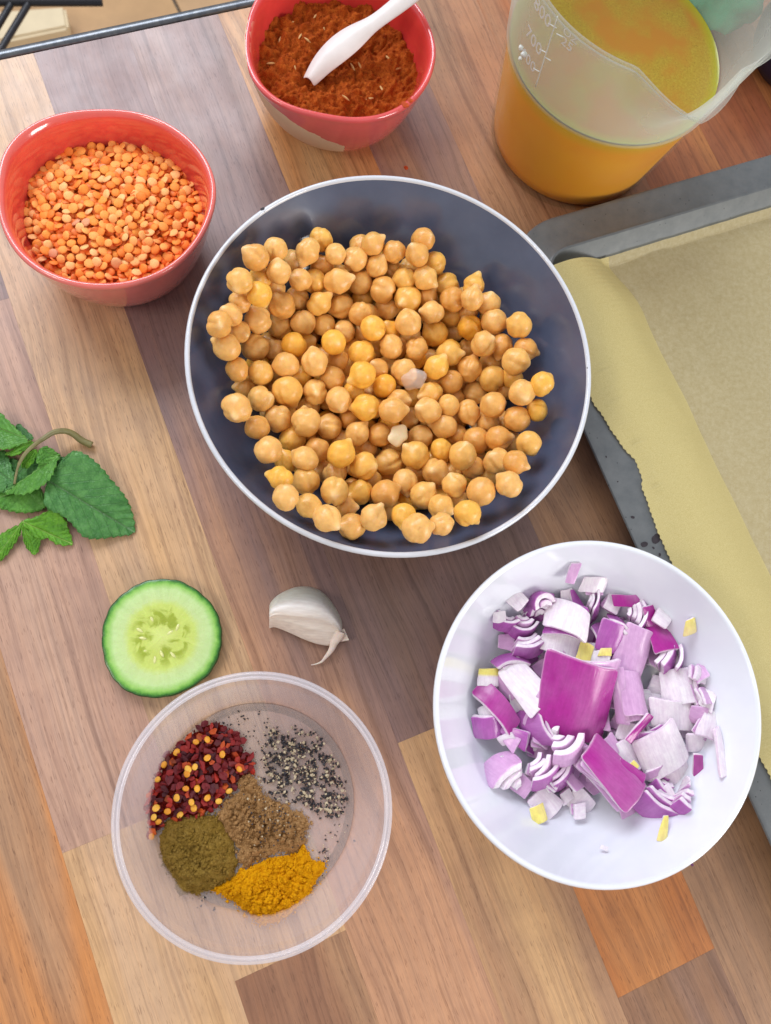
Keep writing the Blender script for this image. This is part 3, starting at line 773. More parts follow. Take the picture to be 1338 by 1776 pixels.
def jug_text(s, u, v, size):
    a0, z0 = on_jug(u, v)
    cu = bpy.data.curves.new('mark', 'FONT'); cu.body = s; cu.size = size; cu.align_x = 'CENTER'; cu.align_y = 'CENTER'; cu.extrude = 0.003; cu.resolution_u = 3
    o = bpy.data.objects.new('mark', cu); COL.objects.link(o)
    dg = bpy.context.evaluated_depsgraph_get(); me = bpy.data.meshes.new_from_object(o.evaluated_get(dg))
    bpy.data.objects.remove(o)
    for vv in me.vertices:
        z = z0 + vv.co.y; vv.co = jug_pt(a0 + vv.co.x / jr(z), z, 0.02 + vv.co.z)
    me.materials.clear(); me.materials.append(M['frost'])
    return link('graduation', me, (0, 0, 0), jug)
for s, u, v, sz in (('800', 941, 22, .95), ('700', 926, 71, .95), ('600', 917, 104, .85), ('OZ', 990, 62, .6), ('25', 984, 77, .7)): jug_text(s, u, v, sz)
def jug_line(p, q, w):
    a0, z0 = on_jug(*p); a1, z1 = on_jug(*q); pts = []
    for i in range(13): t = i / 12; pts.append(jug_pt(a0 + (a1 - a0) * t, z0 + (z1 - z0) * t, 0.015))
    V, F = tube(pts, [w] * 13, 6); link('graduation', mesh_data('graduation', V, F, M['frost']), (0, 0, 0), jug)
for p, q, w in (((968, 28), (930, 150), .03), ((952, 40), (966, 48), .025), ((966, 58), (978, 64), .025), ((937, 85), (948, 91), .025), ((945, 98), (956, 105), .025), ((926, 118), (936, 124), .025)): jug_line(p, q, w)
# moulded emblem patch between the figures
for i, (u, v, s) in enumerate(((904, 83, .12), (909, 94, .15), (903, 101, .1))):
    a0, z0 = on_jug(u, v); crumb('graduation', jug_pt(a0, z0, 0.0), s, M['frost'], 20 + i, 1).parent = jug

# the stock itself
g = N('stock'); v = g.coord()
n = g.noise(v, 0.35, 4, 0.6)
zc = g.new('SeparateXYZ', {'Vector': v}).outputs[2]
sc_ = g.mix(g.val(zc, 0, .7, JL - 1.3, JL - .35), g.ramp(n, [(0.3, srgb(236, 150, 14)), (0.7, srgb(242, 164, 24))]), srgb(196, 176, 28))
M['stock'] = g.done(g.pbr(sc_, 0.3, **SSS(0.1, .4, (1, .5, .1))))
g = N('stock_top'); v = g.coord()
n1 = g.noise(v, 0.30, 3, 0.55); n2 = g.noise(v, 7.0, 4, 0.75)
c = g.ramp(n1, [(0.42, srgb(168, 114, 30)), (0.58, srgb(156, 126, 32))])
m = g.math('MULTIPLY', g.val(n1, 0.0, 1.0, 0.44, 0.56), g.val(n2, 0, 1, 0.46, 0.6))
c = g.mix(g.math('MULTIPLY', m, 0.28), c, srgb(190, 180, 60))
n3 = g.noise(v, 11.0, 2, 0.6)
c = g.mix(g.math('MULTIPLY', g.val(n1, 0.2, 1.0, 0.46, 0.56), g.val(n3, 0, .8, 0.62, 0.66)), c, srgb(104, 92, 20))
sx = g.new('SeparateXYZ', {'Vector': v}); rr = g.math('SQRT', g.math('ADD', g.math('POWER', sx.outputs[0], 2), g.math('POWER', sx.outputs[1], 2)))
c = g.mix(g.val(rr, 0, 0.85, JR0 + JK * JL - 0.75, JR0 + JK * JL - .2), c, srgb(158, 158, 26))
M['stock_top'] = g.done(g.pbr(c, 0.16, **{'Normal': g.bump(n2, 0.05, 0.02), **SSS(0.4, .8, (1, .5, .1))}))
sj = empty('stock', (JX, JY, 0.3)); tag(sj, 'orange vegetable stock with green oily surface inside the measuring jug', 'stock')
V, F = lathe([(0.01, 0.0), (JR0 - .36, 0.0)] + [(jr(z + .3) - .15, z) for z in np.linspace(.3, JL - .3, 12)], 96)
link('liquid', mesh_data('liquid', V, F, M['stock']), (0, 0, 0), sj)
rl = jr(JL) - .15
V, F = lathe([(0.01, 0), (rl * .5, 0), (rl * .9, 0), (rl * .97, .02), (rl, .10)], 96)
link('surface', mesh_data('surface', V, F, M['stock_top']), (0, 0, JL - .3), sj)

# things behind the jug, mostly out of the picture
def blob(name, c, size, seed, mat, rough=.12, fr=.6):
    bm = bmesh.new(); bmesh.ops.create_cube(bm, size=2); bmesh.ops.subdivide_edges(bm, edges=bm.edges[:], cuts=11, use_grid_fill=True)
    for v in bm.verts:
        p = v.co.copy(); s = p.normalized(); p = p.lerp(s * 1.25, .45)
        p *= 1 + rough * fbm(p.x * fr * 2 + seed, p.y * fr * 2, p.z * fr * 2, 4)
        v.co = Vector((p.x * size[0], p.y * size[1], (p.z + 1) * size[2]))
    mn = min(v.co.z for v in bm.verts)
    for v in bm.verts: v.co.z -= mn
    m = bpy.data.meshes.new(name); bm.to_mesh(m); bm.free(); m.materials.append(mat)
    m.polygons.foreach_set('use_smooth', [True] * len(m.polygons))
    return link(name, m, c)
M['green'] = mat_simple('green_cloth', srgb(44, 150, 112), 0.8, 0.15, 2, 0.3, 12)
q = at(1238, -6, 3)
tag(blob('green_cloth', (q.x + .6, q.y + 1.6, 0), (2.6, 2.4, 2.2), 3, M['green'], .25, .9), 'green cloth behind the measuring jug, seen through its far wall', 'cloth')
M['navy'] = mat_simple('navy_glaze', srgb(30, 30, 62), 0.5, 0.2, 1)
q = at(1372, 112, 0)
V, F = lathe([(0.01, 0.2), (2.2, 0.0), (2.6, .15), (3.2, 1.0), (3.5, 2.2), (3.4, 3.6), (3.1, 4.6), (2.9, 4.7), (2.75, 4.5), (3.0, 3.4), (3.0, 2.0), (2.4, .7), (.01, .5)], 64)
tag(link('navy_pot', mesh_data('navy_pot', V, F, M['navy']), (q.x, q.y, 0)), 'dark navy rounded pot at the right edge beside the jug spout', 'pot')

# ------------------------------------------------------------------ baking tray and parchment
TX0, TX1, TY1, TY0 = 20.72, 60.0, 20.25, -27.0
TR = 3.6; TZ = 1.85
def rrect(inset, n=10):
    x0, x1, y0, y1 = TX0 + inset, TX1 - inset, TY0 + inset, TY1 - inset; r = max(TR - inset, .9); out = []
    for (cx, cy, a0) in ((x1 - r, y1 - r, 0), (x0 + r, y1 - r, 90), (x0 + r, y0 + r, 180), (x1 - r, y0 + r, 270)):
        for k in range(n + 1):
            a = rad(a0 + 90 * k / n); out.append((cx + r * math.cos(a), cy + r * math.sin(a)))
    return out
prof = [(1.75, 0.02), (0.9, TZ - .22), (0.10, TZ - .22), (0.0, TZ - .17), (-.03, TZ - .08), (0.02, TZ), (0.12, TZ + .03), (0.26, TZ + .01), (1.80, TZ), (1.93, TZ + .06), (2.05, TZ + .03), (2.14, TZ - .12), (2.92, 0.42), (3.05, 0.26), (3.3, 0.2)]
V, F = [], []
L = None
for (ins, zz) in prof:
    ring = rrect(ins); L = len(ring); V += [brd(x, y, zz) for x, y in ring]
for i in range(len(prof) - 1):
    for k in range(L): F.append((i * L + k, i * L + (k + 1) % L, (i + 1) * L + (k + 1) % L, (i + 1) * L + k))
F.append(tuple((len(prof) - 1) * L + k for k in range(L))); F.append(tuple(range(L))[::-1])
g = N('tray_metal'); v = g.coord()
n = g.noise(v, 1.2, 5, 0.65)
c = g.ramp(n, [(0.3, srgb(98, 102, 104)), (0.7, srgb(112, 115, 116))])
vo = g.new('TexVoronoi', {'Vector': v, 'Scale': 2.2, 'Randomness': 1.0})
c = g.mix(g.ramp(vo.outputs['Distance'], [(0.05, (.8, .8, .8)), (0.09, (0, 0, 0))]), c, srgb(44, 40, 40))
M['tray'] = g.done(g.pbr(c, g.val(g.noise(v, 2.5, 4), .34, .5), **{'Metallic': 0.35, 'Normal': g.bump(g.noise(v, 18, 3), .08, .03)}))
tray = empty('baking_tray', brd(40, -3, 0)); tag(tray, 'grey metal baking tray with rounded corner, lined with baking paper', 'tray')
world_obj('pan', V, F, M['tray'], brd(40, -3, 0), tray, sharp=35)
M['burnt'] = mat_simple('burnt_spot', srgb(42, 34, 40), 0.6, 0.3, 4)
for i, (u, v, r) in enumerate(((1139, 934, .26), (1118, 944, .17), (1098, 897, .09), (1134, 950, .06), (1052, 792, .05), (1145, 962, .08), (1072, 835, .04))):
    n = 14; p = at(u, v, TZ + .035); V = [p] + [p + Vector((r * (1 + .22 * math.sin(2 * a + i) + .1 * math.sin(5 * a)) * math.cos(a), r * (1 + .22 * math.sin(2 * a + i)) * math.sin(a), -.012)) for a in (2 * PI * k / n for k in range(n))]
    world_obj('burnt_spot', V, [(0, 1 + k, 1 + (k + 1) % n) for k in range(n)], M['burnt'], p, tray)

ser = [(985, 560), (1005, 640), (1029.5, 699), (1043, 715), (1060, 744.5), (1087, 782), (1103, 798), (1115, 830), (1114, 843.5), (1130, 889), (1146, 932), (1164.6, 972), (1321, 1318), (1338, 1349), (1370, 1415)]
fold = [(1052, 455), (1085, 490), (1111, 520), (1136, 584), (1191, 689), (1250, 816), (1338, 993), (1420, 1160)]
sb = sorted((inv_brd(at(u, v, TZ + .25))[1], inv_brd(at(u, v, TZ + .25))[0]) for u, v in ser)
fb = sorted((inv_brd(at(u, v, .55))[1], inv_brd(at(u, v, .55))[0]) for u, v in fold)
sY, sX = np.array([a for a, _ in sb]), np.array([b for _, b in sb])
fY, fX = np.array([a for a, _ in fb]), np.array([b for _, b in fb])
def smooth(Y, X, y, w): return float(np.mean([np.interp(y + d, Y, X) for d in np.linspace(-w, w, 9)]))
g = N('baking_paper'); v = g.coord()
n = g.noise(v, 4.0, 5, 0.75); n2 = g.noise(v, 22.0, 3, 0.7)
c = g.ramp(g.math('ADD', g.math('MULTIPLY', n, .6), g.math('MULTIPLY', n2, .4)), [(0.36, srgb(230, 208, 150)), (0.62, srgb(246, 230, 184))])
df = g.pbr(c, 0.55, **{'Normal': g.bump(n2, .15, .03), 'Specular IOR Level': 0.3}); tl = g.new('BsdfTranslucent', {'Color': c})
s1 = g.new('MixShader', {0: 0.25, 1: df, 2: tl})
M['paper'] = g.done(g.new('MixShader', {0: g.val(n, .48, .60), 1: g.new('BsdfTransparent', {'Color': (1, .97, .85, 1)}), 2: s1}))
YTOP = 17.35
ys = np.arange(-26.0, YTOP + 0.10, 0.045)
ts = np.concatenate([np.linspace(0, 1, 16), 1 + np.linspace(0, 1, 40)[1:]])
V, F = [], []
for y in ys:
    x0 = smooth(sY, sX, y, .12) + 0.07 * abs(((y / 0.30) % 1.0) - .5) * 2 + .04 * fbm(y * 1.3, 2, 0, 2)
    x1 = max(smooth(fY, fX, y, .8), x0 + 2.2); xe = 56.0
    lift = max(0.0, min(1.0, (y - 14.0) / 4.0))
    for t in ts:
        if t <= 1:
            x = x0 + (x1 - x0) * t; s = t
            zz = (TZ + .10 + .12 * s) * (1 - s ** 2.2) + 0.30 * s ** 2.2 + 0.28 * math.sin(PI * s) ** 1.5
            zz = max(zz, (TZ + .12) if x < TX0 + 2.15 else 0)
        else:
            x = x1 + (xe - x1) * (t - 1); dd = x - x1
            zz = 0.30 + 0.22 * math.exp(-((dd - 3.4 - 0.12 * (14 - y)) / 0.9) ** 2) + 0.10 * math.exp(-((dd - 6.6) / .6) ** 2) + 0.05 * fbm(x * .35, y * .2, 7, 3) * min(1, dd)
            zz = max(zz, .235)
        # rises up the far wall
        if y > YTOP - .35: zz = max(zz, .26 + (y - YTOP + .35) * 1.45)
        zz += .012 * fbm(x * 1.2, y * 1.2, 4, 2)
        if x > TX0 + 2.3: zz += .10 * abs(fbm(x * .5 + y * .12, y * .16 - x * .1, 11, 3)) + .05 * abs(fbm(x * .9, y * .3, 5, 2))
        V.append(brd(x, y, zz))
nt = len(ts)
for i in range(len(ys) - 1):
    for k in range(nt - 1):
        F.append((i * nt + k, i * nt + k + 1, (i + 1) * nt + k + 1, (i + 1) * nt + k))
pp = empty('baking_paper', brd(40, -3, .2)); tag(pp, 'yellowish baking paper with serrated edge lining the grey tray', 'paper')
world_obj('sheet', V, F, M['paper'], brd(40, -3, .2), pp)
V2 = []; F2 = []                                  # the strip along the cut edge is folded double
for i in range(len(ys)):
    for k in range(16): V2.append(V[i * nt + k] + Vector((0, 0, .035 + .03 * math.sin(PI * k / 15))))
for i in range(len(ys) - 1):
    for k in range(15): a = i * 16 + k; F2.append((a, a + 1, a + 17, a + 16))
g = N('paper_double'); v = g.coord(); n2 = g.noise(v, 22.0, 3, .7)
c = g.ramp(n2, [(.36, srgb(204, 188, 122)), (.62, srgb(222, 208, 148))])
M['paper2'] = g.done(g.new('MixShader', {0: .82, 1: g.new('BsdfTransparent'), 2: g.new('MixShader', {0: .2, 1: g.pbr(c, .55), 2: g.new('BsdfTranslucent', {'Color': c})})}))
world_obj('folded_strip', V2, F2, M['paper2'], brd(40, -3, .2), pp)

# ------------------------------------------------------------------ white bowl
WZ = 5.0
wc = at(1044.5, 1226, WZ); wc.z = 0
WR = 0.204 * (HC - WZ)
g = N('porcelain'); v = g.coord()
M['porcelain'] = g.done(g.pbr(g.ramp(g.noise(v, .5, 3), [(.3, srgb(222, 225, 233)), (.7, srgb(228, 231, 237))]), 0.10, **{'Coat Weight': .3, 'Coat Roughness': .03, **SSS(.1, .2, (1, 1, 1))}))
def win(r):
    f = r / WR
    return 0.85 + 4.05 * max(0, (f - 0.50) / 0.465) ** 1.75 if f > .5 else 0.85
prof = [(0.01, .85)] + [(WR * f, win(WR * f)) for f in np.linspace(.1, .962, 28)]
prof += [(WR * .968, WZ - .05), (WR * .977, WZ), (WR * .988, WZ), (WR * .997, WZ - .07), (WR, WZ - .16), (WR * .994, WZ - .3), (WR * .955, 3.9), (WR * .885, 2.9), (WR * .79, 2.0), (WR * .68, 1.2), (WR * .60, .7), (WR * .575, .5), (WR * .57, .05), (WR * .555, 0), (WR * .53, .03), (WR * .52, .35), (.01, .4)]
V, F = lathe(prof, 128, lambda a, r, z: (r * (1 + .004 * math.sin(2 * a + .5)), z))
tag(link('bowl', mesh_data('bowl', V, F, M['porcelain']), wc), 'plain white china bowl of chopped red onion', 'bowl')
tag(crumb('onion_crumb', at(1201, 1500, WZ - .05), .06, mat_simple('onion_crumb', srgb(90, 30, 84), .6), 8, .6), 'tiny dark purple onion crumb on the near rim of the white bowl', 'crumb')

# ------------------------------------------------------------------ onion
g = N('red_onion'); v = g.coord()
ca = g.new('Attribute', attribute_type='GEOMETRY', attribute_name='Col').outputs['Color']
n = g.noise(v, 3.2, 4, .65); nl = g.noise(g.mapping(v, (9, .9, 9)), 1.0, 3, .6)
c = g.mix(.5, ca, g.ramp(n, [(.3, (.82, .78, .84)), (.7, (1.12, 1.14, 1.1))]), 'MULTIPLY')
c = g.mix(.6, c, g.ramp(nl, [(.3, (.88, .80, .88)), (.62, (1.08, 1.09, 1.08))]), 'MULTIPLY')
M['onion'] = g.done(g.pbr(c, g.val(n, .16, .32), **{'Normal': g.bump(nl, .25, .03), 'Specular IOR Level': .5, **SSS(.4, .3, (1, .75, .95))}))
OC = {'m': (.40, .016, .27), 'p': (.42, .10, .40), 'l': (.64, .38, .61), 'w': (.84, .77, .81), 'y': (.84, .74, .20)}
INN = (.84, .74, .80)
def layer_mesh(w, l, t, R, kind, rgx, mid, yellow=False, taper=1.0, Ry=None):
    """one curved leaf of onion: x along the arc, y along the bulb, z outwards"""
    nu, nv = 8, 6; lev = (0, .5, .78, .88, 1.0)
    V, C = [], []
    jx = [rgx.uniform(-.05, .05) for _ in range(4)]; jx[0] *= 4.5; jx[1] *= 4.5
    if taper == 1.0: taper = rgx.uniform(.72, 1.05)
    wob = Vector((rgx.uniform(0, 50), rgx.uniform(0, 50), rgx.uniform(0, 50)))
    outc = OC[kind]; fade = rgx.uniform(.0, .22); gdir = rgx.choice((-1, 1))
    for k, f in enumerate(lev):
        rr = R - t + t * f
        for j in range(nv + 1):
            y = (-.5 + j / nv) * l
            tw = 1 + (taper - 1) * (j / nv)
            for i in range(nu + 1):
                s = (-.5 + i / nu) * w * tw + jx[0] * y
                a = s / R
                yy = y + jx[1] * s + .03 * fbm(s * 2, y * 2, jx[2] * 50, 2)
                drop = (yy * yy) / (2 * Ry) if Ry else 0
                p = Vector((rr * math.sin(a), yy, rr * math.cos(a) - R - drop))
                p += Vector((0, 0, .025 * fbm(s * 2.2 + jx[3] * 90, y * 2.2, 1, 2)))
                p += .07 * noise.noise_vector(p * .9 + wob) + .028 * noise.noise_vector(p * 3.1 + wob)
                V.append(p)
                if f <= .78:
                    q = (.85, .79, .82) if mid == 'w' else INN
                    C.append(q if f > 0 else tuple(.5 * (x + y_) for x, y_ in zip(q, (.82, .76, .86))))
                elif f < 1: C.append(tuple(.45 * x + .55 * y_ for x, y_ in zip(outc, INN)))
                else:
                    fd = min(.62, max(0, fade * (.5 + y / l * gdir) + .20 * fbm(s * 1.1 + jx[2] * 40, y * .5, jx[3] * 60, 3)))
                    C.append(tuple(a_ * (1 - fd) + b_ * fd for a_, b_ in zip(outc, (.66, .46, .66))))
                if kind == 'w' and .78 < f < 1: C[-1] = (.70, .50, .68)
                if yellow and j >= nv - 2: C[-1] = OC['y']
    ni, nj_ = nu + 1, nv + 1; nk = len(lev)
    ix = lambda i, j, k: k * ni * nj_ + j * ni + i
    F = []
    for j in range(nv):
        for i in range(nu):
            F.append((ix(i, j, nk-1), ix(i+1, j, nk-1), ix(i+1, j+1, nk-1), ix(i, j+1, nk-1)))
            F.append((ix(i, j, 0), ix(i, j+1, 0), ix(i+1, j+1, 0), ix(i+1, j, 0)))
    for k in range(nk - 1):
        for i in range(nu):
            F.append((ix(i, 0, k), ix(i+1, 0, k), ix(i+1, 0, k+1), ix(i, 0, k+1)))
            F.append((ix(i, nv, k), ix(i, nv, k+1), ix(i+1, nv, k+1), ix(i+1, nv, k)))
        for j in range(nv):
            F.append((ix(0, j, k), ix(0, j, k+1), ix(0, j+1, k+1), ix(0, j+1, k)))
            F.append((ix(nu, j, k), ix(nu, j+1, k), ix(nu, j+1, k+1), ix(nu, j, k+1)))
    m = mesh_data('layer', V, F, M['onion'], True, 38)
    m.attributes.new('Col', 'FLOAT_COLOR', 'POINT').data.foreach_set('color', [x for c_ in C for x in (*c_, 1.0)])
    return m
def soft(o): md = o.modifiers.new('soft', 'SUBSURF'); md.levels = 1; md.render_levels = 1; return o
OPX = 30.5
oseed = [0]
def onion(u, v, z, w, l, n, kind, label, yaw=0, az=90, tilt=0, R=2.6, end=False, t=.24, inner='l', yellow=False, taper=1.0, mid='l', zdeg=None, flip=False):
    """centre px, height, arc width and length in px, number of leaves, colour of the outermost"""
    oseed[0] += 1; rgx = random.Random(oseed[0] * 7 + 1)
    w /= OPX; l /= OPX
    if R >= 1.9 and w < 3: R *= rgx.uniform(.55, .85)
    if end:                                      # bulb axis towards the viewer, skin facing az
        zd = Vector((math.cos(rad(az)), math.sin(rad(az)), math.sin(rad(tilt)))).normalized()
        yd = Vector((0, 0, 1)); xd = yd.cross(zd).normalized(); yd = zd.cross(xd)
    else:
        s = -1 if flip else 1
        zd = Vector((math.sin(rad(tilt)) * math.cos(rad(az)), math.sin(rad(tilt)) * math.sin(rad(az)), math.cos(rad(tilt)))) * s
        xd = Vector((math.cos(rad(yaw)), math.sin(rad(yaw)), 0)); xd = (xd - zd * xd.dot(zd)).normalized(); yd = zd.cross(xd)
    Rm = Matrix((xd, yd, zd)).transposed().to_4x4()
    tot = n * t
    for _ in range(40):                          # rest on the bowl, not in it
        p = at(u, v, z); f_ = math.hypot(p.x - wc.x, p.y - wc.y)
        if z >= win(min(f_ + .2, WR * .96)) + .16: break
        z += .06
    shift = zd * (tot / 2)
    meshes = []
    for k in range(n):
        kk = kind if k == 0 else inner
        meshes.append((layer_mesh(w * rgx.uniform(.90, 1.0) * (R - k * t) / R, l * rgx.uniform(.88, 1.04), t * rgx.uniform(.80, .97), R - k * t, kk, rgx, mid, yellow and True, taper), -k * t))
    if n == 1:
        o = link('onion_piece', meshes[0][0], p + shift); o.rotation_euler = Rm.to_euler(); soft(o)
    else:
        o = empty('onion_piece', p + shift); o.rotation_euler = Rm.to_euler()
        for m, dz in meshes:
            lo = soft(link('layer', m, (rgx.uniform(-.03, .03), rgx.uniform(-.06, .06), dz), o)); lo.rotation_euler = (rgx.uniform(-.05, .05), rgx.uniform(-.07, .07), rgx.uniform(-.06, .06))
    return tag(o, label, 'onion', 'chopped red onion')
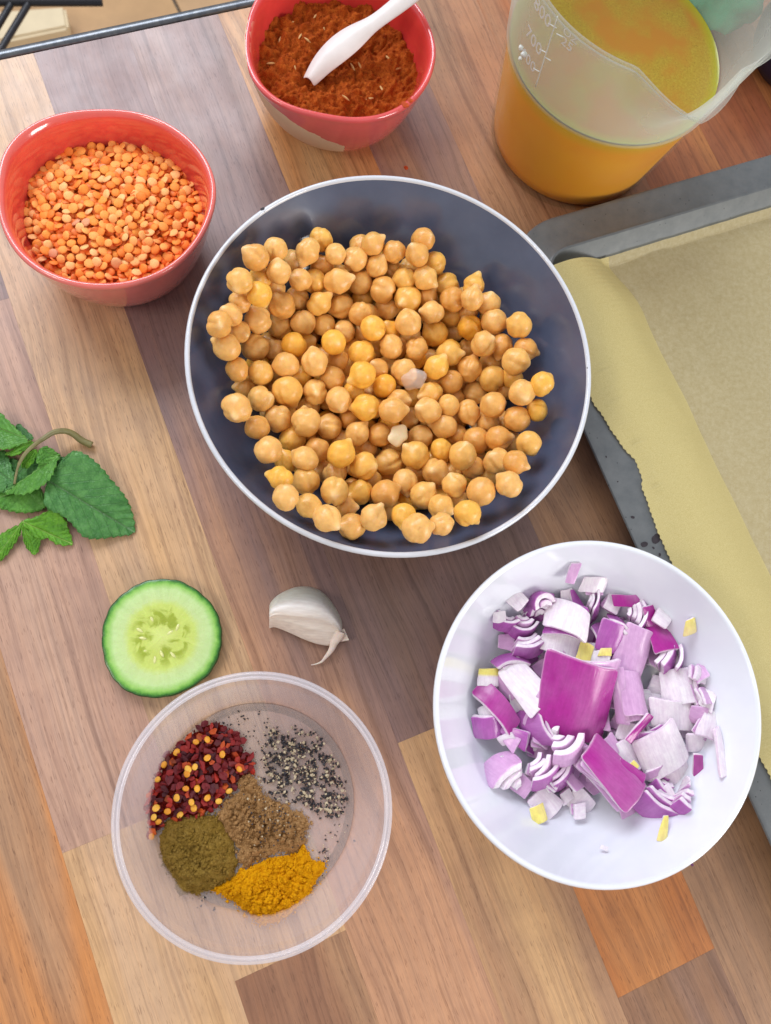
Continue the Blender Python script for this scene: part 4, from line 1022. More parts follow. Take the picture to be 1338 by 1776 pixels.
# a bed of plain pieces under the ones that show
rgb_ = random.Random(77)
for i in range(64):
    a = rgb_.uniform(0, 2 * PI); r = 3.0 * math.sqrt(rgb_.random())
    u, v = 1035 + r * 36 * math.cos(a) * 1.25, 1215 + r * 36 * math.sin(a) * 1.30
    onion(u, v, 1.15 + 1.15 * rgb_.random() * (1 - r / 3.4), rgb_.uniform(30, 50), rgb_.uniform(26, 44), rgb_.choice((1, 2, 3)), rgb_.choice('lwlpwl'), 'pale onion piece buried ' + zone(u, -v, (1035, -1215), 140) + ' of the chopped heap in the white bowl', yaw=rgb_.uniform(0, 180), az=rgb_.uniform(0, 360), tilt=rgb_.uniform(0, 30))['group'] = 'buried onion pieces'
ON = [
 (993, 993, 2.2, 16, 36, 1, 'l', 'thin pink onion stick standing apart nearest the far rim', dict(yaw=-6, az=-90, tilt=35)),
 (1030, 1014, 1.9, 46, 24, 1, 'w', 'white onion strip at the far edge of the heap', dict(yaw=-10, az=-90, tilt=20)),
 (1030, 1053, 2.1, 44, 58, 3, 'p', 'rounded stack of pale onion leaves near the far edge', dict(az=-25, end=True, tilt=28, R=1.1, t=.2)),
 (983, 1034, 2.2, 24, 26, 1, 'w', 'pale onion cube beside the purple triangle', dict(yaw=15, az=-90, tilt=15)),
 (998, 1040, 2.3, 26, 36, 1, 'p', 'purple triangular onion chip near the far edge', dict(yaw=20, az=20, tilt=25, taper=.3)),
 (936, 1036, 2.0, 70, 40, 2, 'p', 'arched pair of onion leaves at the far left', dict(az=108, end=True, tilt=20, R=.62, t=.32)),
 (925, 1055, 1.9, 60, 40, 2, 'p', 'inner arch of onion leaf at the far left', dict(az=120, end=True, tilt=20, R=.60, t=.3)),
 (898, 1042, 1.8, 30, 26, 1, 'w', 'white onion chip at the far left of the heap', dict(yaw=35, az=100, tilt=20)),
 (870, 1080, 1.9, 76, 28, 2, 'p', 'U shaped onion curl at the far left of the bowl', dict(az=-110, end=True, tilt=25, R=.85, t=.22)),
 (866, 1070, 2.0, 22, 18, 1, 'w', 'cream onion core bit inside the left curl', dict(yaw=-10, R=.8)),
 (905, 1092, 2.1, 74, 40, 3, 'p', 'tight onion curl of three leaves, left of the white chunk', dict(az=-95, end=True, tilt=25, R=.9, t=.24)),
 (917, 1122, 2.2, 66, 34, 3, 'p', 'bowed onion leaves with a magenta edge, left side', dict(az=-75, end=True, tilt=28, R=1.5, t=.27)),
 (878, 1114, 1.7, 28, 30, 1, 'l', 'small lilac onion chip by the left wall', dict(yaw=85)),
 (886, 1145, 2.0, 62, 30, 2, 'p', 'flat pair of onion leaves at the left', dict(az=95, end=True, tilt=35, R=2.5, t=.24)),
 (847, 1175, 1.9, 38, 30, 1, 'w', 'white onion core bit with yellow top at the left wall', dict(yaw=-12, yellow=True, R=1.2)),
 (985, 1074, 2.9, 86, 52, 3, 'w', 'big pale onion chunk behind the magenta slab', dict(yaw=-24, az=110, tilt=18, R=2.2, inner='p', mid='w', flip=False)),
 (979, 1120, 2.5, 92, 34, 1, 'w', 'long white onion strip just behind the magenta slab', dict(yaw=-14, az=-90, tilt=10)),
 (1013, 1134, 2.7, 26, 36, 1, 'y', 'yellow onion core bit behind the magenta slab', dict(yaw=-10, R=1, mid='w')),
 (1040, 1143, 2.6, 34, 24, 1, 'w', 'white onion bit right of the yellow core bit', dict(yaw=-10, R=1.5)),
 (1050, 1131, 2.7, 26, 14, 1, 'y', 'small yellow chip between the slab and the lilac block', dict(yaw=-10, R=1, mid='w')),
 (1003, 1216, 3.3, 132, 118, 2, 'm', 'largest magenta onion slab lying skin up on the heap', dict(yaw=-13, az=-80, tilt=33, taper=1.02, R=3.4, inner='l', t=.27)),
 (911, 1188, 2.6, 62, 82, 1, 'w', 'smooth white onion leaf left of the magenta slab', dict(yaw=38, az=150, tilt=20, R=1.6)),
 (882, 1190, 2.0, 36, 44, 1, 'l', 'pale onion curl under the smooth white leaf', dict(yaw=40, az=200, tilt=40, R=.9)),
 (864, 1224, 2.2, 90, 34, 1, 'm', 'long magenta onion stick at the left', dict(yaw=-38, az=70, tilt=15, R=3.5, t=.34)),
 (845, 1260, 1.9, 52, 36, 1, 'p', 'lilac onion block at the left edge', dict(yaw=12, az=-100, tilt=28, R=2, t=.4)),
 (893, 1274, 2.0, 34, 44, 2, 'p', 'small pink onion wedge below the magenta stick', dict(yaw=70, az=200, tilt=35, taper=.35)),
 (932, 1262, 2.2, 60, 48, 3, 'p', 'onion leaves on edge left of the magenta slab', dict(az=200, end=True, tilt=30, R=2.5, t=.24)),
 (977, 1292, 2.9, 70, 40, 4, 'l', 'white fan of onion leaves at the foot of the magenta slab', dict(az=-58, end=True, tilt=42, R=2.0, t=.40, inner='l', mid='w')),
 (880, 1344, 1.9, 78, 44, 4, 'l', 'large white onion wedge with purple skin at the near left', dict(az=140, end=True, tilt=38, R=2.4, t=.46, inner='w', mid='w')),
 (944, 1338, 2.2, 66, 44, 4, 'p', 'layered onion wedge with magenta edge, near left', dict(az=-48, end=True, tilt=40, R=1.6, t=.27)),
 (973, 1345, 1.9, 58, 50, 3, 'p', 'shaded onion leaves behind the big layered block', dict(az=-48, end=True, tilt=30, R=1.6, t=.24)),
 (944, 1393, 1.6, 54, 46, 1, 'w', 'white onion root piece at the near left', dict(yaw=40, R=2, t=.5)),
 (934, 1412, 1.8, 26, 24, 1, 'y', 'yellow tip of the white root piece', dict(yaw=20, R=.9, mid='w')),
 (981, 1382, 1.4, 24, 18, 1, 'w', 'tiny white onion cube between two wedges', dict(yaw=20, t=.35)),
 (1050, 1343, 2.75, 62, 100, 6, 'm', 'thick onion block with magenta skin and many leaves, near middle', dict(yaw=48, az=48, tilt=24, R=3.2, t=.26)),
 (1096, 1338, 3.0, 20, 52, 1, 'm', 'magenta onion strip on the right side of the thick block', dict(yaw=50, az=48, tilt=26, R=3)),
 (1008, 1392, 1.4, 46, 34, 1, 'w', 'white end of onion under the thick block', dict(yaw=-40, az=-120, tilt=20)),
 (1140, 1382, 2.1, 90, 40, 6, 'p', 'ribbed onion wedge of many leaves at the near right', dict(az=-122, end=True, tilt=40, R=3.0, t=.34, inner='p')),
 (1184, 1378, 1.7, 26, 34, 5, 'p', 'row of small onion leaf ends at the near right edge', dict(az=-122, end=True, tilt=35, R=2.0, t=.36)),
 (1152, 1436, 1.5, 18, 38, 1, 'y', 'yellow onion splinter nearest the camera', dict(yaw=-8, R=.6, taper=.35, mid='w', t=.2)),
 (1085, 1403, 1.3, 26, 22, 1, 'l', 'small pale onion bit between block and ribbed wedge', dict(yaw=30)),
 (1146, 1300, 2.9, 86, 66, 3, 'w', 'white onion chunk with a yellow speck, right of the slab', dict(yaw=24, az=-110, tilt=20, R=2.4, inner='p', mid='w')),
 (1144, 1292, 3.16, 7, 12, 1, 'y', 'yellow speck on the white onion chunk', dict(yaw=24, R=.5, t=.06)),
 (1152, 1328, 2.8, 84, 16, 1, 'l', 'thin lilac onion strip under the white chunk', dict(yaw=30, az=-60, tilt=30, R=2.2)),
 (1168, 1340, 2.3, 62, 36, 1, 'w', 'pale onion piece below the thin lilac strip', dict(yaw=20, az=-90, tilt=20)),
 (1168, 1240, 2.7, 78, 44, 1, 'w', 'bright white onion slab at the right', dict(yaw=3, az=-90, tilt=14, R=2.6, t=.34)),
 (1232, 1256, 2.3, 46, 50, 1, 'w', 'white onion leaf at the far right of the heap', dict(yaw=-25, az=30, tilt=20, R=1.4)),
 (1249, 1304, 2.0, 20, 64, 1, 'w', 'white onion strip along the right wall', dict(yaw=8, az=20, tilt=30, R=1)),
 (1210, 1286, 2.2, 38, 32, 1, 'w', 'cream onion curl at the right', dict(yaw=10, az=-90, tilt=30, R=.8)),
 (1210, 1326, 1.7, 17, 40, 1, 'm', 'short magenta onion strip under the cream curl', dict(yaw=5, az=-90, tilt=35)),
 (1108, 1262, 3.2, 14, 56, 1, 'm', 'narrow magenta onion sliver right of the slab', dict(yaw=-38, az=-40, tilt=20)),
 (1102, 1204, 2.9, 58, 74, 2, 'l', 'lilac domed onion leaf beside the slab', dict(yaw=10, az=30, tilt=20, R=1.1, inner='l')),
 (1076, 1208, 2.9, 26, 80, 1, 'l', 'pale onion loop along the right edge of the slab', dict(yaw=15, az=200, tilt=35, R=.8)),
 (1177, 1192, 2.5, 70, 56, 3, 'w', 'pale onion block with purple flank at the right', dict(yaw=12, az=150, tilt=14, R=2, inner='p', mid='w')),
 (1212, 1212, 1.9, 24, 56, 2, 'p', 'pair of thin onion leaves at the right wall', dict(yaw=20, az=20, tilt=50, R=1)),
 (1144, 1104, 2.5, 48, 58, 2, 'm', 'magenta skinned onion piece at the far right', dict(yaw=24, taper=.8, az=70, tilt=24, R=2.2, t=.3)),
 (1157, 1148, 2.4, 44, 46, 2, 'p', 'pale pink onion wedge below the magenta skinned piece', dict(az=-30, end=True, tilt=45, R=1.6, t=.34)),
 (1182, 1144, 1.9, 50, 36, 1, 'p', 'thin purple edged onion leaf at the right', dict(az=-15, end=True, tilt=30, R=1.2)),
 (1107, 1068, 2.1, 60, 36, 4, 'p', 'zigzag stack of onion leaves at the far right', dict(az=-15, end=True, tilt=30, R=1.2, t=.26)),
 (1129, 1068, 2.25, 32, 36, 1, 'm', 'small magenta skin face on the zigzag stack', dict(yaw=20, az=-20, tilt=30)),
 (1088, 1041, 2.0, 50, 20, 1, 'm', 'magenta onion strip nearest the far right rim', dict(yaw=14, az=-90, tilt=15)),
 (1058, 1104, 2.8, 46, 50, 1, 'p', 'lilac square onion piece behind the slab', dict(yaw=-20, az=-100, tilt=25, R=2)),
 (1070, 1082, 2.4, 46, 40, 3, 'p', 'curved onion leaf edges above the lilac square', dict(az=60, end=True, tilt=30, R=1.2, t=.2)),
 (1101, 1128, 2.8, 62, 80, 1, 'l', 'wide pale onion leaf between slab and right pieces', dict(yaw=-12, az=-90, tilt=12, R=2.2)),
 (1057, 1297, 2.3, 36, 30, 1, 'l', 'pale onion bit between the slab and the thick block', dict(yaw=30)),
 (1088, 1312, 2.3, 42, 46, 1, 'w', 'white curved onion bit right of the thick block', dict(yaw=30, R=.9)),
 (1098, 1329, 2.75, 16, 14, 1, 'y', 'yellow onion bit wedged beside the thick block', dict(yaw=30, R=.6, mid='w')),
 (1197, 1087, 2.3, 22, 26, 1, 'y', 'lone yellow onion bit on the bowl wall at the right', dict(yaw=10, R=.6, az=-120, tilt=25, taper=.6)),
 (1150, 1486, 1.5, 30, 12, 1, 'w', 'faint pale onion shred near the near wall', dict(yaw=5, t=.06)),
 (1048, 1471, .93, 14, 7, 1, 'w', 'tiny translucent onion shred on the bowl floor', dict(yaw=-20, t=.05)),
]
for (u, v, z, w, l, n, kind, label, kw) in ON: onion(u, v, z, w, l, n, kind, label, **kw)
for i in range(46):                              # small dice filling the gaps of the heap
    a = rgb_.uniform(0, 2 * PI); r = math.sqrt(rgb_.uniform(.12, 1.0))
    u, v = 1035 + 195 * r * math.cos(a), 1215 + 205 * r * math.sin(a)
    if abs(u - 1003) < 62 and abs(v - 1216) < 58: continue
    if abs(u - 1050) < 44 and abs(v - 1343) < 46: continue
    o = onion(u, v, 2.35 - .75 * r + .3 * rgb_.random(), rgb_.uniform(20, 38), rgb_.uniform(18, 32), rgb_.choice((1, 1, 2, 3)), rgb_.choice('wlwlpw'), 'small pale onion dice ' + zone(u, -v, (1035, -1215), 150) + ' of the chopped heap in the white bowl', yaw=rgb_.uniform(0, 180), az=rgb_.uniform(0, 360), tilt=rgb_.uniform(5, 50), t=rgb_.uniform(.16, .26), inner='l', mid=rgb_.choice('wl'))
    o['group'] = 'small onion dice'

# ------------------------------------------------------------------ plastic pot of spices
QZ = 4.2
qc = at(442.3, 1409.4, QZ); qc.z = 0
QR = 0.153 * (HC - QZ)
g = N('pot_plastic'); v = g.coord()
n = g.noise(v, .7, 4, .6)
tr = g.new('BsdfTransparent', {'Color': (.985, .98, .985, 1)})
df = g.pbr(srgb(226, 220, 226), 0.16, **{'Specular IOR Level': .6}); tl = g.new('BsdfTranslucent', {'Color': srgb(220, 214, 220)})
body = g.new('MixShader', {0: .4, 1: df, 2: tl})
lw = g.new('LayerWeight', {'Blend': .3}).outputs['Facing']
M['pot'] = g.done(g.new('MixShader', {0: g.math('ADD', g.val(lw, .12, .42), g.val(n, -.03, .04)), 1: tr, 2: body}))
pot = empty('plastic_pot', qc); tag(pot, 'clear plastic takeaway pot with five kinds of ground spice', 'pot')
BRr = 4.78
prof = [(.01, .10), (BRr - .9, .10), (BRr - .62, .02), (BRr - .5, .0), (BRr - .1, .0), (BRr, .12), (BRr + .05, .3), (5.42, QZ - .95), (5.46, QZ - .80), (5.60, QZ - .72), (5.62, QZ - .55), (5.66, QZ - .1)]
g = N('pot_base_plastic'); v = g.coord()
M['potbase'] = g.done(g.new('MixShader', {0: g.val(g.noise(v, 1.2, 3), .12, .22), 1: g.new('BsdfTransparent'), 2: g.pbr(srgb(244, 234, 230), .2)}))
V, F = lathe([(.01, .172), (BRr - 1.0, .172), (BRr - .75, .205), (BRr - .68, .205), (BRr - .6, .172), (BRr - .40, .172), (BRr - .30, .235), (BRr - .2, .172), (BRr - .14, .19)], 128)
link('base', mesh_data('base', V, F, M['potbase']), (0, 0, 0), pot)
prof2 = [(5.60, QZ - .1), (5.55, QZ - .56), (5.40, QZ - .68), (5.36, QZ - .95), (BRr - .02, .34), (BRr - .12, .17), (BRr - .22, .15), (BRr - .30, .22), (BRr - .38, .15), (BRr - .62, .15), (BRr - .70, .19), (BRr - .78, .16), (.01, .16)]
V, F = lathe(prof, 128); link('wall', mesh_data('wall', V, F, M['pot']), (0, 0, 0), pot)
V, F = lathe(prof2, 128); link('inner_wall', mesh_data('inner_wall', V, F, M['pot']), (0, 0, 0), pot)
V, F = lathe([(5.66, QZ - .1), (5.72, QZ - .02), (5.80, QZ), (QR - .10, QZ), (QR - .02, QZ - .04), (QR, QZ - .14), (QR - .02, QZ - .24), (QR - .08, QZ - .20), (QR - .14, QZ - .08), (5.80, QZ - .08), (5.62, QZ - .12), (5.60, QZ - .10), (5.58, QZ - .02), (5.62, QZ + .04), (5.68, QZ + .02), (5.72, QZ - .02)], 128)
g = N('pot_rim_plastic')
M['potrim'] = g.done(g.new('MixShader', {0: g.val(g.new('LayerWeight', {'Blend': .4}).outputs['Facing'], .30, .85), 1: g.new('BsdfTransparent'), 2: g.pbr(srgb(232, 228, 234), .12, **{'Specular IOR Level': .8})}))
link('rim', mesh_data('rim', V, F, M['potrim']), (0, 0, 0), pot)
ZP = 0.2
def zpoly(pts): return [(x / 2.5245 + 170, y / 2.5245 + 1140) for x, y in pts]
def poly_in(pts, zl=ZP + .3):
    W = [at(u, v, zl) for u, v in pts]; W = [(p.x - qc.x, p.y - qc.y) for p in W]
    A = np.array(W); B = np.roll(A, -1, 0); D = B - A; LL = (D ** 2).sum(1)
    def f(x, y):
        x, y = x + .13 * fbm(x * 2.6, y * 2.6, 6, 5), y + .13 * fbm(x * 2.6, y * 2.6, 16, 5)
        q = np.array([x, y]) - A; t = np.clip((q * D).sum(1) / LL, 0, 1)
        d = np.sqrt(((q - D * t[:, None]) ** 2).sum(1).min())
        c = ((A[:, 1] > y) != (B[:, 1] > y)) & (x < (B[:, 0] - A[:, 0]) * (y - A[:, 1]) / (B[:, 1] - A[:, 1] + 1e-12) + A[:, 0])
        return d if c.sum() % 2 else -d
    xs, ys_ = A[:, 0], A[:, 1]
    return f, (xs.min() - .2, xs.max() + .2, ys_.min() - .2, ys_.max() + .2)
M['olive'] = mat_powder('ground_cumin', [(.3, srgb(104, 82, 28)), (.46, srgb(142, 112, 44)), (.6, srgb(164, 134, 66)), (.72, srgb(188, 160, 96))], 30)
M['tan'] = mat_powder('brown_spice', [(.3, srgb(128, 92, 50)), (.48, srgb(172, 130, 82)), (.68, srgb(200, 160, 112))], 26)
M['turmeric'] = mat_powder('turmeric', [(.3, srgb(196, 126, 0)), (.48, srgb(224, 156, 4)), (.68, srgb(236, 176, 16))], 22)
def mound(name, pts, mat, hmax, lump, label, seed, cracks=0.0):
    f, bb = poly_in(zpoly(pts))
    def h(x, y, d):
        e = 1 - math.exp(-d / .55)
        k = hmax * e * (0.75 + .35 * fbm(x * .9, y * .9, seed, 2))
        k += lump * e * (abs(fbm(x * 2.2, y * 2.2, seed + 3, 4)) - .1)
        k += .10 * e * fbm(x * 6, y * 6, seed, 4) + .05 * fbm(x * 18, y * 18, seed, 2)
        if cracks:
            vd = noise.voronoi(Vector((x * 1.9 + .4 * fbm(x * 2, y * 2, 1, 2), y * 1.9, seed)))[0]
            k -= cracks * math.exp(-((vd[1] - vd[0]) / .07) ** 2) * e
        return max(k, 0.01)
    return tag(heap(name, f, h, bb, .04, mat, qc, ZP, 2200), label, 'spice', kind='stuff')
TAN = [(615,530),(655,510),(700,540),(720,600),(800,640),(890,685),(930,730),(905,770),(915,810),(870,850),(830,860),(800,845),(740,880),(690,885),(650,930),(605,890),(625,850),(585,805),(550,750),(525,700),(550,640),(590,620),(620,580)]
OLI = [(300,715),(380,695),(450,690),(530,700),(560,760),(590,800),(610,920),(600,970),(500,1020),(440,1035),(360,1050),(330,990),(310,940),(265,860),(270,790)]
TUR = [(600,960),(640,935),(740,885),(860,865),(905,815),(935,880),(995,905),(985,950),(955,1000),(940,1030),(880,1090),(830,1140),(770,1180),(690,1165),(640,1115),(590,1070),(490,1020),(540,990)]
mound('brown_spice', TAN, M['tan'], .62, .95, 'heap of light brown ground spice in the middle of the pot', 4)
mound('ground_cumin', OLI, M['olive'], .95, .25, 'heap of olive brown ground cumin at the left of the pot', 9)
mound('turmeric', TUR, M['turmeric'], .80, .35, 'heap of bright yellow turmeric at the near side of the pot', 14, .16)
# loose powder crumbs round each heap stay with the heap's look
M['chilli_dust'] = mat_powder('chilli_dust', [(.3, srgb(60, 10, 14)), (.5, srgb(116, 22, 16)), (.7, srgb(160, 50, 20))], 16)
CHP = [(460,300),(510,285),(570,315),(620,355),(620,410),(670,445),(680,495),(640,520),(590,570),(535,645),(460,680),(370,705),(290,705),(235,770),(220,700),(240,580),(300,440),(370,380)]
mound('chilli_dust', CHP, M['chilli_dust'], .34, .2, 'fine dark red chilli bits under the flakes in the pot', 21)
# chilli flakes and seeds
M['flake'] = mat_rand('chilli_flake', [(0, srgb(70, 10, 24)), (.3, srgb(104, 12, 24)), (.6, srgb(138, 20, 22)), (.84, srgb(170, 38, 20)), (.96, srgb(206, 92, 24)), (1, srgb(54, 12, 30))], .6, bump=.4)
M['cseed'] = mat_rand('chilli_seed', [(0, srgb(226, 146, 30)), (.5, srgb(238, 168, 44)), (1, srgb(246, 190, 74))], .45, **SSS(.25, .1))
def flake_mesh(seed):
    rg_ = random.Random(seed); n = rg_.choice((5, 6, 7)); V = []
    R_ = [rg_.uniform(.6, 1.15) for _ in range(n)]; bend = rg_.uniform(-.7, .7)
    for zz in (.12, -.12):
        for k in range(n):
            a = 2 * PI * k / n; x, y = R_[k] * math.cos(a), R_[k] * .75 * math.sin(a)
            V.append((x, y, zz + bend * x * x * .5 + .12 * math.sin(3 * a + seed)))
    F = [tuple(range(n)), tuple(range(2 * n - 1, n - 1, -1))] + [(k, n + k, n + (k + 1) % n, (k + 1) % n) for k in range(n)]
    V.append((0, 0, .25 + .05 * bend)); F = [(k, (k + 1) % n, 2 * n) for k in range(n)] + F[1:]
    return mesh_data('chilli_flake', V, F, M['flake'], False)
flakes = [flake_mesh(i) for i in range(9)]
cs = lens_mesh('chilli_seed', 1.0, .38, M['cseed'], 3, 9)
CHI = zpoly([(455,290),(510,275),(570,305),(630,350),(625,410),(680,440),(690,500),(650,520),(600,570),(545,650),(460,690),(370,715),(290,720),(240,800),(215,770),(200,700),(225,580),(290,430),(370,370)])
fch, bb = poly_in(CHI, ZP + .1)
rg = random.Random(31); pts = []
for _ in range(6000):
    if len(pts) >= 230: break
    x, y = rg.uniform(bb[0], bb[1]), rg.uniform(bb[2], bb[3]); d = fch(x, y)
    if d < 0: continue
    z = ZP + .08 + min(.55, d * .55) * rg.uniform(.35, 1.0)
    if any((x - a) ** 2 + (y - b) ** 2 + (z - c_) ** 2 < .030 for a, b, c_ in pts): continue
    pts.append((x, y, z))
for i, p in enumerate(pts):
    R3 = rnd_rot(.9); o = link('chilli_flake', flakes[rg.randrange(9)], Vector(p) + qc, None, R3.to_euler())
    s = rg.uniform(.18, .30); o.scale = (s, s * rg.uniform(.8, 1.1), s * .8)
    tag(o, 'dark red dried chilli flake ' + zone(p[0], p[1], ((bb[0] + bb[1]) / 2, (bb[2] + bb[3]) / 2), 2.2) + ' of the chilli heap in the pot', 'chilli flake', 'chilli flakes')
SEEDS = [(430,370),(480,360),(345,415),(262,535),(390,510),(425,480),(385,575),(435,575),(345,615),(410,635),(305,675),(255,660),(265,720),(360,690),(480,615),(530,630),(545,425),(480,440),(235,785),(245,700),(420,660),(290,470),(395,490),(575,585),(620,490)]
for i, (x, y) in enumerate(zpoly(SEEDS)):
    zs = ZP + .62; p = at(x, y, zs); d = fch(p.x - qc.x, p.y - qc.y); zs = ZP + .14 + min(.62, max(0, d) * .62)
    o = link('chilli_seed', cs, at(x, y, zs), None, rnd_rot(.5).to_euler()); s = rg.uniform(.155, .20); o.scale = (s, s * .88, s)
    tag(o, 'flat yellow chilli seed ' + zone(x, -y, (345, -1345), 75) + ' of the chilli heap in the pot', 'seed', 'chilli seeds')
# cracked black pepper: far too many grains to count
M['pepper'] = mat_simple('black_pepper', srgb(44, 40, 44), .5, .5, 9)
M['pepper2'] = mat_simple('pepper_core', srgb(196, 180, 150), .6, .25, 9)
PEP = zpoly([(740,330),(840,300),(940,315),(1010,390),(1060,480),(1095,600),(1085,680),(1010,710),(930,660),(850,650),(750,600),(700,520),(710,430)])
fp, bb = poly_in(PEP, ZP)
V, F, MI = [], [], []
def grain(x, y, z, s, mi):
    o0 = len(V); R3 = rnd_rot(3.1)
    base = [(1, 0, 0), (-1, 0, 0), (0, 1, 0), (0, -1, 0), (0, 0, .8), (0, 0, -.8)]
    for b_ in base: V.append(R3 @ (Vector(b_) * s * rg.uniform(.5, 1.25)) + Vector((x, y, z + s * .5)))
    for f_ in ((0, 2, 4), (2, 1, 4), (1, 3, 4), (3, 0, 4), (2, 0, 5), (1, 2, 5), (3, 1, 5), (0, 3, 5)): F.append([o0 + i for i in f_]); MI.append(mi)
ngr = 0
while ngr < 1100:
    x, y = rg.uniform(bb[0], bb[1]), rg.uniform(bb[2], bb[3]); d = fp(x, y)
    if d < 0 or rg.random() > .35 + d: continue
    if fbm(x * 2.2, y * 2.2, 3, 2) < -.18: continue
    grain(x, y, ZP - .02 + .10 * rg.random(), rg.uniform(.04, .115), 0 if rg.random() < .70 else 1); ngr += 1
for (u, v, k, sp_) in ((560,280,6,26),(630,272,12,30),(705,245,3,8),(755,300,14,40),(650,330,10,60),(720,400,14,50),(1040,760,16,70),(985,860,22,36),(1060,640,14,30),(985,960,3,10),(510,1105,3,8),(450,1060,6,30),(905,790,4,12),(940,1040,3,10),(700,460,10,50),(1050,560,16,40)):
    for _ in range(k):
        x, y = zpoly([(u + rg.gauss(0, sp_ * .5), v + rg.gauss(0, sp_ * .5))])[0]; p = at(x, y, ZP); grain(p.x - qc.x, p.y - qc.y, ZP - .02, rg.uniform(.03, .08), 0 if rg.random() < .85 else 1)
ft, _ = poly_in(zpoly(TAN)); k = 0
while k < 150:                                   # scattered over the brown spice
    x, y = zpoly([(rg.gauss(790, 85), rg.gauss(690, 85))])[0]; p = at(x, y, ZP + .75)
    if ft(p.x - qc.x, p.y - qc.y) < .1: k += 1; continue
    grain(p.x - qc.x, p.y - qc.y, ZP + .72 + .2 * rg.random(), rg.uniform(.03, .07), 0 if rg.random() < .7 else 1); k += 1
m = mesh_data('cracked_pepper', V, F, M['pepper'], False); m.materials.append(M['pepper2']); m.polygons.foreach_set('material_index', MI)
tag(link('cracked_pepper', m, qc), 'cracked black pepper scattered at the far right of the pot', 'pepper', kind='stuff')

# ------------------------------------------------------------------ cucumber slice
UZ = .75
uc = at(281, 1103, UZ); uc.z = 0
UR = None
ol = [(75,610),(105,480),(180,320),(280,235),(400,150),(500,105),(660,88),(830,100),(960,170),(1090,270),(1180,380),(1225,500),(1243,660),(1215,830),(1120,1010),(960,1130),(780,1215),(600,1243),(440,1225),(310,1180),(200,1075),(110,920),(85,780)]
opx = [(x / 5.694 + 165, y / 5.694 + 990) for x, y in ol]
A = sorted((math.atan2(q.y - uc.y, q.x - uc.x), math.hypot(q.x - uc.x, q.y - uc.y)) for q in (at(u, v, UZ) for u, v in opx))
ua = np.array([a for a, _ in A]); ur = np.array([r for _, r in A]); ua = np.concatenate([ua - 2 * PI, ua, ua + 2 * PI]); ur = np.concatenate([ur] * 3)
def ucr(a):
    a = (a + PI) % (2 * PI) - PI
    r = float(np.mean([np.interp(a + d, ua, ur) for d in np.linspace(-.12, .12, 5)]))
    return r + .035 * abs(math.sin(a * 11 + .6 * math.sin(3 * a))) - .02
g = N('cucumber_flesh'); v = g.coord()
sx = g.new('SeparateXYZ', {'Vector': v})
rr = g.math('SQRT', g.math('ADD', g.math('POWER', sx.outputs[0], 2), g.math('POWER', sx.outputs[1], 2)))
ed = g.new('Attribute', attribute_type='GEOMETRY', attribute_name='rad').outputs['Fac']
nn = g.noise(v, 2.6, 4, .6)
e2 = g.math('ADD', ed, g.val(nn, -.05, .05))
c = g.ramp(e2, [(0, srgb(208, 220, 132)), (.30, srgb(194, 208, 104)), (.55, srgb(196, 212, 112)), (.66, srgb(194, 214, 148)), (.82, srgb(190, 216, 150)), (.91, srgb(148, 196, 98)), (.955, srgb(98, 160, 60)), (.985, srgb(46, 104, 34))])
cham = g.noise(v, 1.6, 3, .5, .8)
inn_ = g.ramp(ed, [(.10, (0, 0, 0)), (.2, (1, 1, 1)), (.42, (1, 1, 1)), (.56, (0, 0, 0))])
c = g.mix(g.math('MULTIPLY', inn_, g.val(cham, 0, .9, .47, .58)), c, srgb(150, 166, 48))
ang = g.math('ARCTAN2', sx.outputs[1], sx.outputs[0])
fibre = g.noise(g.new('CombineXYZ', {'X': g.math('MULTIPLY', g.math('SINE', ang), 5), 'Y': g.math('MULTIPLY', g.math('COSINE', ang), 5), 'Z': g.math('MULTIPLY', ed, 1.2)}), 1.4, 4, .7)
c = g.mix(.5, c, g.ramp(fibre, [(.32, (.86, .88, .80)), (.66, (1.1, 1.08, 1.1))]), 'MULTIPLY')
M['flesh'] = g.done(g.pbr(c, g.val(nn, .18, .36), **{'Normal': g.bump(g.math('ADD', cham, g.math('MULTIPLY', fibre, .6)), .22, .06), **SSS(.35, .35, (.7, 1, .4))}))
g = N('cucumber_peel'); v = g.coord()
M['peel'] = g.done(g.pbr(g.ramp(g.noise(v, 4, 4), [(.3, srgb(20, 52, 22)), (.7, srgb(46, 92, 38))]), .35))
cu = empty('cucumber_slice', uc); tag(cu, 'round pale green cucumber slice with dark green peel beside the pot', 'cucumber')
nr, na = 26, 144; V, F, RD_ = [], [], []
for i in range(nr + 1):
    f = i / nr
    for k in range(na):
        a = 2 * PI * k / na; r = ucr(a) * f
        z = UZ + .018 * fbm(r * math.cos(a) * 1.5, r * math.sin(a) * 1.5, 2, 3) - (.05 * math.exp(-((f - .32) / .18) ** 2) * abs(math.sin(1.5 * a + .4))) - (.03 if i == nr else 0)
        V.append((r * math.cos(a), r * math.sin(a), z)); RD_.append(f)
for i in range(nr):
    for k in range(na): F.append((i * na + k, (i + 1) * na + k, (i + 1) * na + (k + 1) % na, i * na + (k + 1) % na))
m = mesh_data('flesh', V, F, M['flesh']); m.attributes.new('rad', 'FLOAT', 'POINT').data.foreach_set('value', RD_); link('flesh', m, (0, 0, 0), cu)
V, F = lathe([(1.0, UZ - .025), (1.012, UZ - .06), (1.018, UZ * .5), (1.008, .05), (.99, 0), (.02, 0)], na, lambda a, r, z: (r * ucr(a), z))
V2 = [p for p in V]; F = [tuple(reversed(f)) for f in F]
link('peel', mesh_data('peel', V2, F, M['peel']), (0, 0, 0), cu)
M['useed'] = mat_simple('cucumber_seed', srgb(222, 226, 150), .2, .08, 4, **SSS(.4, .15, (.8, 1, .4)))
